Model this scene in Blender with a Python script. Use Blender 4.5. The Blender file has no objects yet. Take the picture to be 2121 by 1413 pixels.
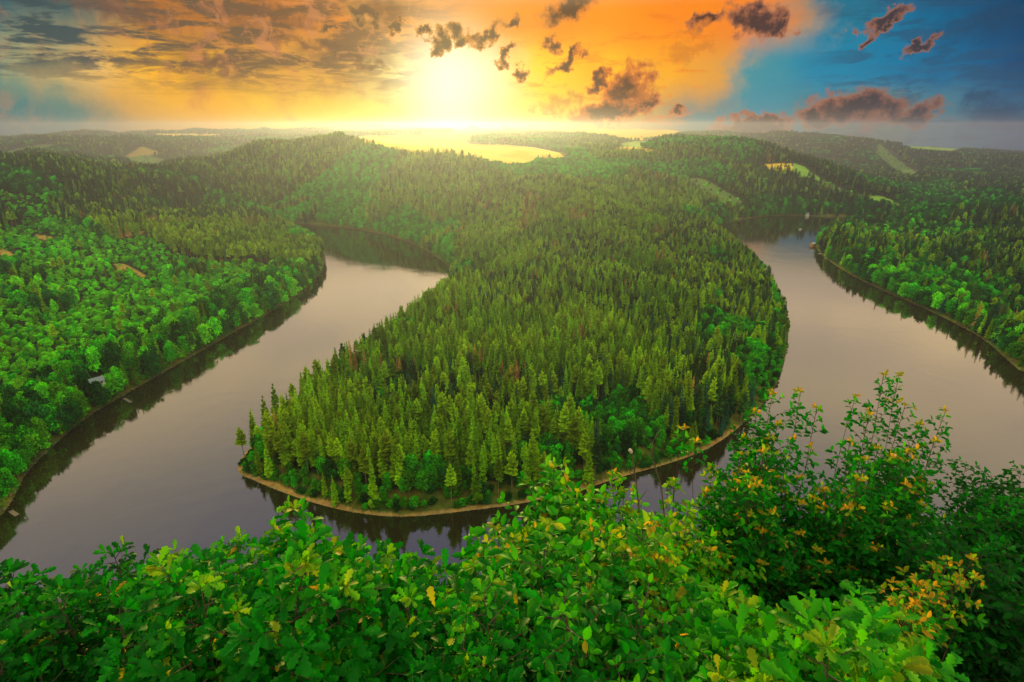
import bpy, math, random
import numpy as np
from mathutils import Vector, Matrix
R = math.radians
random.seed(7); rng = np.random.default_rng(7)
scene = bpy.context.scene
COL = scene.collection

# ------------------------------------------------------------------ camera
F = 1150.0; VH = 262.0; EYE = 150.0          # focal length and horizon row in photo pixels, eye height over the lake
PITCH = math.atan((706.5 - VH) / F)
cp, sp = math.cos(PITCH), math.sin(PITCH)
cam_d = bpy.data.cameras.new('camera'); cam = bpy.data.objects.new('camera', cam_d); COL.objects.link(cam)
cam.location = (0, 0, EYE); cam.rotation_euler = (R(90) - PITCH, 0, 0)
cam_d.sensor_width = 36; cam_d.lens = F / 2121 * 36
cam_d.clip_start = 0.05; cam_d.clip_end = 60000
scene.camera = cam
scene.view_settings.view_transform = 'Standard'; scene.view_settings.look = 'None'
scene.view_settings.gamma = 1; scene.view_settings.exposure = 0.35
scene.cycles.use_denoising = True
scene.cycles.max_bounces = 5; scene.cycles.diffuse_bounces = 2; scene.cycles.glossy_bounces = 3
scene.cycles.transmission_bounces = 3; scene.cycles.transparent_max_bounces = 4; scene.cycles.volume_bounces = 0
scene.cycles.sample_clamp_indirect = 6

def ray(u, v):
    a = (u - 1060.5) / F; b = (v - 706.5) / F
    return np.array([a, cp - b * sp, -sp - b * cp])
def at_z(u, v, z=0.0):
    d = ray(u, v); t = (z - EYE) / d[2]
    return np.array([0, 0, EYE]) + d * t
def at_y(u, v, y):
    d = ray(u, v); return np.array([0, 0, EYE]) + d * (y / d[1])
def at_t(u, v, t):
    d = ray(u, v); return np.array([0, 0, EYE]) + d * t
def project(x, y, z):
    dz = z - EYE
    w = y * cp - dz * sp
    w = np.where(w < 0.01, 0.01, w)
    return 1060.5 + F * x / w, 706.5 - F * (y * sp + dz * cp) / w
def lin(r, g, b):
    f = lambda c: (c / 255 / 12.92) if c / 255 <= .04045 else ((c / 255 + .055) / 1.055) ** 2.4
    return (f(r), f(g), f(b), 1)

# ------------------------------------------------------------------ node helper
class N:
    def __init__(s, tree): s.t = tree; tree.nodes.clear()
    def node(s, kind, **kw):
        n = s.t.nodes.new(kind)
        for k, v in kw.items(): setattr(n, k, v)
        return n
    def put(s, sock, v):
        if isinstance(v, bpy.types.NodeSocket): s.t.links.new(v, sock)
        elif v is not None:
            try: sock.default_value = v
            except Exception: sock.default_value = tuple(v)[:3]
    def m(s, op, a, b=None, c=None, clamp=False):
        n = s.node('ShaderNodeMath', operation=op, use_clamp=clamp)
        s.put(n.inputs[0], a); s.put(n.inputs[1], b)
        if c is not None: s.put(n.inputs[2], c)
        return n.outputs[0]
    def vm(s, op, a, b=None, out=0):
        n = s.node('ShaderNodeVectorMath', operation=op)
        s.put(n.inputs[0], a)
        if b is not None: s.put(n.inputs[1], b)
        return n.outputs[out]
    def mix(s, f, a, b, mode='MIX'):
        n = s.node('ShaderNodeMix', data_type='RGBA', blend_type=mode)
        n.clamp_factor = True
        s.put(n.inputs[0], f); s.put(n.inputs[6], a); s.put(n.inputs[7], b)
        return n.outputs[2]
    def rng(s, v, a, b, c=0.0, d=1.0, smooth=True):
        n = s.node('ShaderNodeMapRange', interpolation_type='SMOOTHSTEP' if smooth else 'LINEAR')
        for i, q in enumerate((v, a, b, c, d)): s.put(n.inputs[i], q)
        return n.outputs[0]
    def ramp(s, f, stops):
        n = s.node('ShaderNodeValToRGB'); e = n.color_ramp.elements
        s.put(n.inputs[0], f)
        e[0].position = stops[0][0]; e[0].color = stops[0][1]
        e[1].position = stops[-1][0]; e[1].color = stops[-1][1]
        for p, c in stops[1:-1]:
            q = e.new(p); q.color = c
        return n.outputs[0]
    def noise(s, vec, scale, detail=4, rough=.55, dist=0.0, color=False):
        n = s.node('ShaderNodeTexNoise')
        s.put(n.inputs['Vector'], vec); s.put(n.inputs['Scale'], scale); s.put(n.inputs['Detail'], detail)
        s.put(n.inputs['Roughness'], rough); s.put(n.inputs['Distortion'], dist)
        return n.outputs['Color' if color else 'Fac']

# ------------------------------------------------------------------ sky (all by direction, in degrees of azimuth and elevation)
def azel(u, v):
    d = ray(u, v); return math.degrees(math.atan2(d[0], d[1])), math.degrees(math.atan2(d[2], math.hypot(d[0], d[1])))
SUN_AZ, SUN_EL = azel(930, 165)
LAMP_EL = 11.5
world = bpy.data.worlds.new('World'); scene.world = world; world.use_nodes = True
n = N(world.node_tree)
tc = n.node('ShaderNodeTexCoord').outputs['Generated']
dirv = n.vm('NORMALIZE', tc)
sx = n.node('ShaderNodeSeparateXYZ'); n.put(sx.inputs[0], dirv)
AZ = n.m('MULTIPLY', n.m('ARCTAN2', sx.outputs[0], sx.outputs[1]), 180 / math.pi)
EL = n.m('MULTIPLY', n.m('ARCSINE', sx.outputs[2]), 180 / math.pi)
# cloud-plane coordinates: streaks get finer towards the horizon
den = n.m('ADD', n.m('MAXIMUM', sx.outputs[2], 0), .07)
cxy = n.node('ShaderNodeCombineXYZ'); n.put(cxy.inputs[0], n.m('DIVIDE', sx.outputs[0], den)); n.put(cxy.inputs[1], n.m('DIVIDE', sx.outputs[1], den))
plane = cxy.outputs[0]
ae = n.node('ShaderNodeCombineXYZ'); n.put(ae.inputs[0], AZ); n.put(ae.inputs[1], EL)
aev = ae.outputs[0]
def A(u): return azel(u, 150)[0]
def ap(u): return (A(u) + 60) / 120
azn = n.m('DIVIDE', n.m('ADD', n.m('ADD', AZ, n.m('MULTIPLY', n.m('SUBTRACT', n.noise(aev, .16, 8, .62), .5), 11)), 60), 120, clamp=True)
elw = n.m('ADD', EL, n.m('MULTIPLY', n.m('SUBTRACT', n.noise(aev, .3, 4), .5), 3))
low = n.ramp(azn, [(ap(-150), lin(30, 90, 100)), (ap(0), lin(55, 125, 125)), (ap(110), lin(70, 125, 120)), (ap(240), lin(215, 160, 75)), (ap(420), lin(255, 180, 25)),
                   (ap(560), lin(255, 200, 10)), (ap(760), lin(255, 220, 55)), (ap(930), lin(255, 240, 150)), (ap(1100), lin(255, 225, 80)), (ap(1250), lin(252, 190, 50)),
                   (ap(1340), lin(200, 160, 90)), (ap(1420), lin(80, 130, 130)), (ap(1600), lin(45, 140, 160)), (ap(1760), lin(90, 130, 120)), (ap(1850), lin(100, 135, 120)), (ap(2000), lin(70, 125, 140)), (ap(2121), lin(40, 95, 130))])
mid = n.ramp(azn, [(ap(-150), lin(60, 120, 130)), (ap(-20), lin(70, 130, 130)), (ap(60), lin(150, 160, 120)), (ap(190), lin(235, 185, 100)), (ap(330), lin(255, 182, 30)), (ap(520), lin(225, 160, 50)), (ap(700), lin(225, 160, 55)),
                   (ap(830), lin(255, 225, 130)), (ap(950), lin(255, 245, 190)), (ap(1120), lin(255, 215, 20)), (ap(1250), lin(255, 188, 0)), (ap(1400), lin(250, 165, 20)), (ap(1500), lin(225, 158, 65)),
                   (ap(1570), lin(60, 145, 155)), (ap(1700), lin(0, 135, 170)), (ap(1900), lin(0, 118, 160)), (ap(2050), lin(12, 85, 130)), (ap(2200), lin(15, 65, 105))])
top = n.ramp(azn, [(ap(-150), lin(25, 60, 80)), (ap(0), lin(40, 85, 100)), (ap(180), lin(70, 100, 95)), (ap(330), lin(165, 105, 50)), (ap(520), lin(200, 118, 40)), (ap(700), lin(215, 125, 40)), (ap(850), lin(240, 150, 45)),
                   (ap(1000), lin(255, 145, 5)), (ap(1250), lin(255, 150, 0)), (ap(1400), lin(255, 138, 0)), (ap(1560), lin(240, 132, 45)), (ap(1640), lin(170, 140, 110)),
                   (ap(1710), lin(20, 118, 145)), (ap(1850), lin(0, 108, 148)), (ap(2000), lin(5, 75, 115)), (ap(2150), lin(10, 50, 85))])
base = n.mix(n.rng(elw, .6, 4.2), low, mid)
base = n.mix(n.rng(elw, 4.5, 8.5), base, top)
# streaky veil over the left and the orange part
ns = n.noise(plane, .55, 8, .6, 1.2)
ns2 = n.noise(aev, .22, 7, .62, .6)
veil = n.m('MULTIPLY', n.rng(ns, .46, .68), n.rng(AZ, A(1150), A(700)))
veil = n.m('MULTIPLY', veil, n.rng(elw, 1.2, 5.0))
base = n.mix(n.m('MULTIPLY', veil, .75), base, n.mix(n.rng(AZ, A(420), A(150)), lin(110, 78, 50), lin(45, 72, 78)))
bright = n.m('MULTIPLY', n.rng(ns2, .5, .7), n.rng(AZ, A(1100), A(600)))
base = n.mix(n.m('MULTIPLY', bright, .5), base, lin(215, 135, 70))
rv = n.m('MULTIPLY', n.rng(n.noise(plane, .8, 6, .6, .8), .5, .72), n.rng(AZ, A(1560), A(1750)))
base = n.mix(n.m('MULTIPLY', rv, .38), base, lin(60, 70, 90))
tex = n.noise(aev, .5, 9, .68, .8)
streak = n.node('ShaderNodeMapping'); n.put(streak.inputs[0], aev); streak.inputs['Rotation'].default_value = (0, 0, R(-22)); streak.inputs['Scale'].default_value = (.2, .95, 1)
tex2 = n.noise(streak.outputs[0], 1.0, 9, .66, .4)
lf = n.m('MULTIPLY', n.rng(AZ, A(1050), A(760)), n.rng(elw, 1.8, 5.5))
base = n.mix(n.m('MULTIPLY', n.m('MULTIPLY', n.rng(tex2, .44, .56), lf), .95), base, n.ramp(azn, [(0, lin(38, 66, 80)), (ap(150), lin(62, 80, 82)), (ap(420), lin(105, 85, 62)), (ap(800), lin(120, 78, 45)), (1, lin(60, 60, 60))]))
base = n.mix(n.m('MULTIPLY', n.m('MULTIPLY', n.m('MULTIPLY', n.rng(tex, .50, .62), n.rng(AZ, A(120), A(450))), lf), .7), base, lin(205, 130, 80))
ro = n.m('MULTIPLY', n.m('MULTIPLY', n.rng(tex2, .52, .66), n.rng(AZ, A(1000), A(1150))), n.rng(AZ, A(1560), A(1420)))
base = n.mix(n.m('MULTIPLY', ro, .6), base, lin(240, 120, 5))
rb = n.m('MULTIPLY', n.rng(tex2, .48, .60), n.rng(AZ, A(1620), A(1800)))
base = n.mix(n.m('MULTIPLY', rb, .6), base, lin(38, 78, 108))
# sun glow
sunv = Vector((math.sin(R(SUN_AZ)) * math.cos(R(SUN_EL)), math.cos(R(SUN_AZ)) * math.cos(R(SUN_EL)), math.sin(R(SUN_EL))))
dot = n.vm('DOT_PRODUCT', dirv, tuple(sunv), out=1)
ang = n.m('MULTIPLY', n.m('ARCCOSINE', n.m('MINIMUM', dot, .999999)), 180 / math.pi)
g1 = n.m('EXPONENT', n.m('MULTIPLY', n.m('POWER', n.m('DIVIDE', ang, 3.9), 2), -1))
g2 = n.m('EXPONENT', n.m('MULTIPLY', n.m('DIVIDE', ang, 4.0), -1))
base = n.mix(n.m('MULTIPLY', g1, 1.0), base, (1.15, 1.05, .72, 1))
base = n.mix(1.0, base, n.mix(g2, (0, 0, 0, 1), (.22, .15, .0, 1)), 'ADD')
# cumulus clouds: ellipses with ragged edges, dark hearts and glowing rims
cn = n.noise(aev, .6, 9, .6, .0, color=True)
off = n.vm('SCALE', n.vm('SUBTRACT', cn, (.5, .5, .5)), None)
off.node.inputs['Scale'].default_value = 4.2
cpos = n.vm('ADD', aev, off)
cn2 = n.noise(aev, 1.1, 7, .65)
def clouds(lst):
    tot = None
    for (u, v, ru, rv_, tilt) in lst:
        a, e = azel(u, v); a2, _ = azel(u + ru, v); _, e2 = azel(u, v - rv_)
        d = n.vm('SUBTRACT', cpos, (a, e, 0))
        if tilt:
            r_ = n.node('ShaderNodeVectorRotate', rotation_type='Z_AXIS'); n.put(r_.inputs['Vector'], d); n.put(r_.inputs['Angle'], R(-tilt)); d = r_.outputs[0]
        d = n.vm('MULTIPLY', d, (1 / abs(a2 - a), 1 / abs(e2 - e), 0))
        q = n.m('SUBTRACT', 1.0, n.vm('LENGTH', d, out=1))
        tot = q if tot is None else n.m('MAXIMUM', tot, q)
    return tot
dk = clouds([(1775, 225, 130, 48, 0), (1690, 250, 60, 26, 0), (1560, 258, 105, 22, 5), (1885, 235, 70, 22, 10), (1565, 42, 80, 34, -8), (1462, 43, 36, 20, 0), (1620, 55, 40, 20, 0),
             (1295, 185, 66, 46, 40), (1265, 232, 100, 30, 12), (1240, 165, 30, 18, 20), (1340, 205, 40, 20, -10), (1400, 228, 22, 10, 0), (1045, 115, 26, 12, 30), (1190, 110, 24, 14, 35), (760, 30, 50, 26, -30), (1180, 15, 72, 34, 18), (1175, 128, 50, 16, 30), (1078, 150, 22, 14, 10), (1145, 85, 18, 18, 40),
             (1005, 70, 48, 20, 28), (948, 75, 24, 20, -20), (912, 85, 22, 22, -35), (878, 64, 26, 14, 0), (820, 60, 22, 14, 10), (1060, 48, 20, 14, 40),
             (1910, 92, 46, 12, 20), (1790, 75, 22, 14, 15), (1840, 40, 60, 18, 18), (675, 58, 26, 10, 0)])
core = n.rng(n.m('ADD', dk, n.m('MULTIPLY', n.m('SUBTRACT', cn2, .5), 1.1)), -.12, .30)
deep = n.rng(n.m('ADD', dk, n.m('MULTIPLY', n.m('SUBTRACT', cn2, .5), 1.3)), .1, .75)
rim = n.ramp(azn, [(0.0, lin(110, 80, 60)), (ap(600), lin(150, 95, 50)), (ap(930), lin(215, 150, 60)), (ap(1250), lin(235, 125, 25)), (ap(1500), lin(185, 110, 70)), (ap(1800), lin(150, 100, 80)), (1.0, lin(80, 80, 90))])
heart = n.ramp(azn, [(0.0, lin(70, 60, 60)), (ap(950), lin(105, 75, 40)), (ap(1300), lin(85, 45, 22)), (ap(1550), lin(78, 52, 48)), (ap(1800), lin(62, 55, 62)), (1.0, lin(35, 55, 75))])
base = n.mix(core, base, n.mix(deep, rim, heart))
gr = clouds([(2060, 40, 140, 60, 0), (2070, 235, 120, 42, -10), (2030, 205, 60, 26, 0), (560, 35, 190, 26, -4), (640, 90, 120, 18, -6), (790, 20, 70, 50, -30), (230, 20, 180, 30, -8), (420, 130, 140, 14, 6), (760, 130, 90, 16, -15)])
grm = n.rng(n.m('ADD', gr, n.m('MULTIPLY', n.m('SUBTRACT', cn2, .5), 1.4)), .0, .9)
base = n.mix(n.m('MULTIPLY', grm, .72), base, n.ramp(azn, [(0.0, lin(50, 72, 85)), (ap(350), lin(120, 85, 62)), (ap(700), lin(110, 70, 42)), (ap(1000), lin(150, 100, 40)), (ap(1900), lin(25, 68, 100)), (1.0, lin(35, 65, 95))]))
wisp = clouds([(1430, 105, 80, 26, 12), (1160, 215, 90, 26, 15), (1330, 190, 60, 20, 0), (1440, 60, 70, 14, 10)])
base = n.mix(n.m('MULTIPLY', n.rng(n.m('ADD', wisp, n.m('MULTIPLY', n.m('SUBTRACT', cn2, .5), 2.2)), .0, .9), .6), base, lin(205, 115, 35))
# above the picture: pale overcast that the lake mirrors, cream low down and lilac grey higher up
over = n.ramp(n.m('DIVIDE', EL, 90, clamp=True), [(.12, (1.0, .72, .38, 1)), (.17, (2.1, 1.5, .82, 1)), (.25, (1.6, 1.2, .72, 1)), (.33, (.80, .70, .62, 1)), (.45, (.30, .31, .52, 1)), (.6, (.32, .36, .58, 1)), (.75, (1.1, 1.15, .9, 1)), (1, (1.6, 1.65, 1.2, 1))])
over = n.mix(n.m('MULTIPLY', n.rng(n.noise(plane, 1.1, 5, .5, .4), .38, .66), .42), over, (.55, .5, .62, 1))
front = n.rng(n.m('ABSOLUTE', AZ), 75, 110)
back_fill = n.mix(n.rng(EL, 2, 14), (.85, .86, .50, 1), (1.6, 1.62, .95, 1))  # unseen sky behind the camera, brightened and yellowed as fill light
base = n.mix(n.rng(EL, 9.5, 13.5), base, over)
base = n.mix(front, base, back_fill)
base = n.mix(n.rng(EL, -6, -5), (.10, .11, .08, 1), base)
bg = n.node('ShaderNodeBackground'); n.put(bg.inputs[0], base); n.put(bg.inputs[1], .785)
sky = n.node('ShaderNodeTexSky', sky_type='NISHITA'); sky.sun_disc = False
sky.sun_elevation = R(LAMP_EL); sky.sun_rotation = R(SUN_AZ); sky.altitude = 300
bg2 = n.node('ShaderNodeBackground'); n.put(bg2.inputs[0], sky.outputs[0]); n.put(bg2.inputs[1], 0.0)
add = n.node('ShaderNodeAddShader'); n.put(add.inputs[0], bg.outputs[0]); n.put(add.inputs[1], bg2.outputs[0])
out = n.node('ShaderNodeOutputWorld'); n.put(out.inputs[0], add.outputs[0])
world.cycles.sampling_method = 'MANUAL'; world.cycles.sample_map_resolution = 1024

sun_d = bpy.data.lights.new('sun', 'SUN'); sun_d.energy = 5.0; sun_d.angle = R(3); sun_d.color = (1.0, .73, .18)
sun = bpy.data.objects.new('sun', sun_d); COL.objects.link(sun)
lv = Vector((math.sin(R(SUN_AZ)) * math.cos(R(LAMP_EL)), math.cos(R(SUN_AZ)) * math.cos(R(LAMP_EL)), math.sin(R(LAMP_EL))))
sun.rotation_euler = lv.to_track_quat('Z', 'Y').to_euler()

# ------------------------------------------------------------------ mesh helpers
def mesh_np(name, V, Q, mats, attrs=None, smooth=False, tris=None, midx=None):
    """V (n,3); Q (m,4) quads; tris (k,3)"""
    me = bpy.data.meshes.new(name)
    V = np.asarray(V, dtype=np.float32)
    Q = np.zeros((0, 4), int) if Q is None else np.asarray(Q)
    T = np.zeros((0, 3), int) if tris is None else np.asarray(tris)
    nl = Q.size + T.size; nf = len(Q) + len(T)
    me.vertices.add(len(V)); me.vertices.foreach_set('co', V.ravel())
    me.loops.add(nl); me.loops.foreach_set('vertex_index', np.concatenate([Q.ravel(), T.ravel()]).astype(np.int32))
    me.polygons.add(nf)
    ls = np.concatenate([np.arange(len(Q)) * 4, Q.size + np.arange(len(T)) * 3]).astype(np.int32)
    me.polygons.foreach_set('loop_start', ls)
    if midx is not None: me.polygons.foreach_set('material_index', np.asarray(midx, dtype=np.int32))
    me.polygons.foreach_set('use_smooth', np.full(nf, smooth))
    for m_ in (mats if isinstance(mats, (list, tuple)) else [mats]): me.materials.append(m_)
    for k, (dom, typ, arr) in (attrs or {}).items():
        a = me.attributes.new(k, typ, dom)
        a.data.foreach_set('value' if typ == 'FLOAT' else 'color', np.asarray(arr, dtype=np.float32).ravel())
    me.update(calc_edges=True); me.validate()
    return me
def tag(o, label=None, cat=None, group=None, kind=None):
    if label: o['label'] = label
    if cat: o['category'] = cat
    if group: o['group'] = group
    if kind: o['kind'] = kind
    return o
def obj(name, me, parent=None, loc=None):
    o = bpy.data.objects.new(name, me); COL.objects.link(o)
    if parent: o.parent = parent
    if loc is not None: o.location = loc
    return o
def empty(name, loc, rz=0):
    o = bpy.data.objects.new(name, None); COL.objects.link(o); o.location = loc; o.rotation_euler = (0, 0, rz); o.empty_display_size = .2
    return o
class MB:
    """collects boxes, prisms and tubes into one mesh"""
    def __init__(s): s.v = []; s.q = []; s.t = []; s.k = 0
    def add(s, v, q=(), t=()):
        s.v += [tuple(p) for p in v]; s.q += [tuple(i + s.k for i in f) for f in q]; s.t += [tuple(i + s.k for i in f) for f in t]; s.k += len(v)
    def box(s, x0, x1, y0, y1, z0, z1):
        v = [(x, y, z) for z in (z0, z1) for y in (y0, y1) for x in (x0, x1)]
        s.add(v, [(0, 2, 3, 1), (4, 5, 7, 6), (0, 1, 5, 4), (2, 6, 7, 3), (0, 4, 6, 2), (1, 3, 7, 5)])
    def tube(s, pts, rad, n_=6):
        pts = [Vector(p) for p in pts]; v = []; q = []
        for i, p in enumerate(pts):
            d = (pts[min(i + 1, len(pts) - 1)] - pts[max(i - 1, 0)])
            if d.length < 1e-9: d = Vector((0, 0, 1))
            d.normalize(); a = d.cross(Vector((.3, .9, .1))).normalized(); b = d.cross(a)
            r_ = rad[i] if isinstance(rad, (list, tuple)) else rad
            for k in range(n_):
                t = 2 * math.pi * k / n_; v.append(p + (a * math.cos(t) + b * math.sin(t)) * r_)
        for i in range(len(pts) - 1):
            for k in range(n_):
                q.append((i * n_ + k, i * n_ + (k + 1) % n_, (i + 1) * n_ + (k + 1) % n_, (i + 1) * n_ + k))
        e = len(v); v += [pts[0], pts[-1]]; L = (len(pts) - 1) * n_
        t = [(e, (k + 1) % n_, k) for k in range(n_)] + [(e + 1, L + k, L + (k + 1) % n_) for k in range(n_)]
        s.add(v, q, t)
    def mesh(s, name, m_): return mesh_np(name, s.v, s.q if s.q else None, m_, tris=s.t if s.t else None)

# ------------------------------------------------------------------ materials
def new_mat(name):
    m_ = bpy.data.materials.new(name); m_.use_nodes = True
    return m_, N(m_.node_tree)
def finish(k, sh):
    o = k.node('ShaderNodeOutputMaterial'); k.put(o.inputs[0], sh)
def foliage(name, c, c2, var=.42, trans=.28, patch=70.0):
    """leaf masses: diffuse plus light coming through; tone varies per clump (mesh), per tree and over the hillside"""
    m_, k = new_mat(name)
    geo = k.node('ShaderNodeNewGeometry'); oi = k.node('ShaderNodeObjectInfo')
    at = k.node('ShaderNodeAttribute'); at.attribute_name = 'tone'
    pn = k.rng(k.noise(oi.outputs['Location'], 1 / patch, 3), .35, .65)
    col = k.mix(k.m('MULTIPLY', k.m('ADD', pn, oi.outputs['Random']), .5), c, c2)
    hs = k.node('ShaderNodeHueSaturation'); k.put(hs.inputs['Color'], col)
    k.put(hs.inputs['Hue'], k.m('ADD', .5, k.m('MULTIPLY', k.m('SUBTRACT', oi.outputs['Random'], .5), .035)))
    tone = k.m('MULTIPLY', at.outputs['Fac'], k.m('ADD', 1 - var, k.m('MULTIPLY', oi.outputs['Random'], 2 * var)))
    k.put(hs.inputs['Value'], tone)
    d = k.node('ShaderNodeBsdfDiffuse'); k.put(d.inputs[0], hs.outputs[0])
    t = k.node('ShaderNodeBsdfTranslucent'); k.put(t.inputs[0], k.mix(1.0, hs.outputs[0], (1.25, 1.1, .5, 1), 'MULTIPLY'))
    mx = k.node('ShaderNodeMixShader'); mx.inputs[0].default_value = trans; k.put(mx.inputs[1], d.outputs[0]); k.put(mx.inputs[2], t.outputs[0])
    finish(k, mx.outputs[0]); return m_
def bark(name, c, c2):
    m_, k = new_mat(name)
    tcn = k.node('ShaderNodeTexCoord').outputs['Object']
    col = k.mix(k.rng(k.noise(tcn, 18, 4), .4, .6), c, c2)
    p = k.node('ShaderNodeBsdfPrincipled'); k.put(p.inputs['Base Color'], col); k.put(p.inputs['Roughness'], .9)
    finish(k, p.outputs[0]); return m_
def paint(name, c, rough=.6, dirt=.25, scale=3.0):
    m_, k = new_mat(name)
    tcn = k.node('ShaderNodeTexCoord').outputs['Object']
    f = k.m('MULTIPLY', k.rng(k.noise(tcn, scale, 5), .4, .75), dirt)
    col = k.mix(f, c, (c[0] * .45, c[1] * .42, c[2] * .35, 1))
    p = k.node('ShaderNodeBsdfPrincipled'); k.put(p.inputs['Base Color'], col); k.put(p.inputs['Roughness'], rough)
    finish(k, p.outputs[0]); return m_
M_spruce = foliage('spruce_needles', (.04, .20, .002, 1), (.27, .46, .004, 1))
M_spruce2 = foliage('pine_needles', (.06, .19, .003, 1), (.30, .44, .005, 1))
M_dead = foliage('dead_needles', (.26, .13, .04, 1), (.34, .19, .06, 1), trans=.15)
M_leafA = foliage('beech_leaves', (.010, .22, .006, 1), (.07, .40, .004, 1))
M_leafB = foliage('bright_leaves', (.06, .52, .004, 1), (.20, .58, .006, 1))
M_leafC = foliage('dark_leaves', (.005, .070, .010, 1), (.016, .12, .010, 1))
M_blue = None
M_dspr_haze = foliage('dark_haze_blue_spruce_needles', (.008, .055, .034, 1), (.024, .11, .060, 1))  # dark species, with the blue of distant haze put into the needle colour
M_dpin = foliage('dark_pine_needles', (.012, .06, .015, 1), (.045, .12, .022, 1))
M_bark = bark('conifer_bark', (.20, .12, .07, 1), (.36, .24, .15, 1))
M_bark2 = bark('twig_bark', (.05, .032, .02, 1), (.10, .065, .04, 1))

# ------------------------------------------------------------------ river outline, traced and laid on the lake level
Pz = lambda *L: [tuple(at_z(u, v, 0)[:2]) for u, v in L]
near_shore = [(900, -200), (640, 20), (430, 70), (300, 100), (200, 112), (100, 114), (0, 116), (-60, 116), (-140, 100), (-220, 50), (-420, -60)]
left_bank = [(-560, 40), (-300, 140)] + Pz((-40, 1110), (0, 1068), (25, 1045), (45, 990), (92, 940), (150, 888), (200, 851), (258, 818), (320, 782), (400, 738), (450, 708), (500, 680), (560, 648), (620, 610), (662, 572), (674, 545), (672, 520))
back_left = [(-330, 850), (-420, 900), (-520, 880), (-560, 950), (-430, 960)] + Pz((650, 466))
far_shore = Pz((700, 470), (760, 478), (820, 492), (872, 514), (918, 540), (935, 560))
pen_left = Pz((930, 585), (895, 618), (850, 655), (790, 705), (730, 752), (660, 803), (598, 850), (545, 895), (505, 940), (490, 968), (497, 984))
pen_tip = Pz((520, 992), (550, 1006), (620, 1033), (700, 1056), (780, 1069), (850, 1071), (920, 1064), (985, 1056), (1060, 1047), (1130, 1033), (1200, 1017), (1290, 987), (1380, 962), (1440, 942), (1490, 917), (1535, 882))
pen_right = Pz((1590, 830), (1618, 780), (1632, 720), (1634, 670), (1622, 620), (1590, 565), (1540, 520), (1490, 488))
far_arm = Pz((1478, 472), (1510, 462), (1560, 451), (1620, 446), (1700, 449), (1770, 450)) + [(760, 980), (860, 930), (840, 880), (700, 900)]
right_bank = Pz((1735, 468), (1698, 490), (1685, 513), (1722, 546), (1780, 580), (1850, 611), (1920, 641), (1980, 671), (2040, 703), (2090, 750), (2125, 778)) + [(420, 300), (560, 200), (760, 120), (1000, 60)]
river_poly = np.array(near_shore + left_bank + back_left + far_shore + pen_left + pen_tip + pen_right + far_arm + right_bank)

def resample_smooth(P, it=2):
    for _ in range(it):
        A_ = P * .75 + np.roll(P, -1, 0) * .25; B_ = P * .25 + np.roll(P, -1, 0) * .75
        P = np.stack([A_, B_], 1).reshape(-1, 2)
    return P
river_s = resample_smooth(river_poly, 2)
def inside(P, x, y):
    c = np.zeros(x.shape, bool); j = len(P) - 1
    for i in range(len(P)):
        xi, yi = P[i]; xj, yj = P[j]
        if yi != yj:
            c ^= ((yi > y) != (yj > y)) & (x < (xj - xi) * (y - yi) / (yj - yi) + xi)
        j = i
    return c
def dist_poly(P, x, y):
    d = np.full(x.shape, 1e18); Qn = np.roll(P, -1, 0)
    for (ax, ay), (bx, by) in zip(P, Qn):
        dx, dy = bx - ax, by - ay; L = dx * dx + dy * dy
        t = np.clip(((x - ax) * dx + (y - ay) * dy) / L, 0, 1)
        d = np.minimum(d, (x - ax - t * dx) ** 2 + (y - ay - t * dy) ** 2)
    return np.sqrt(d)

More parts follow.
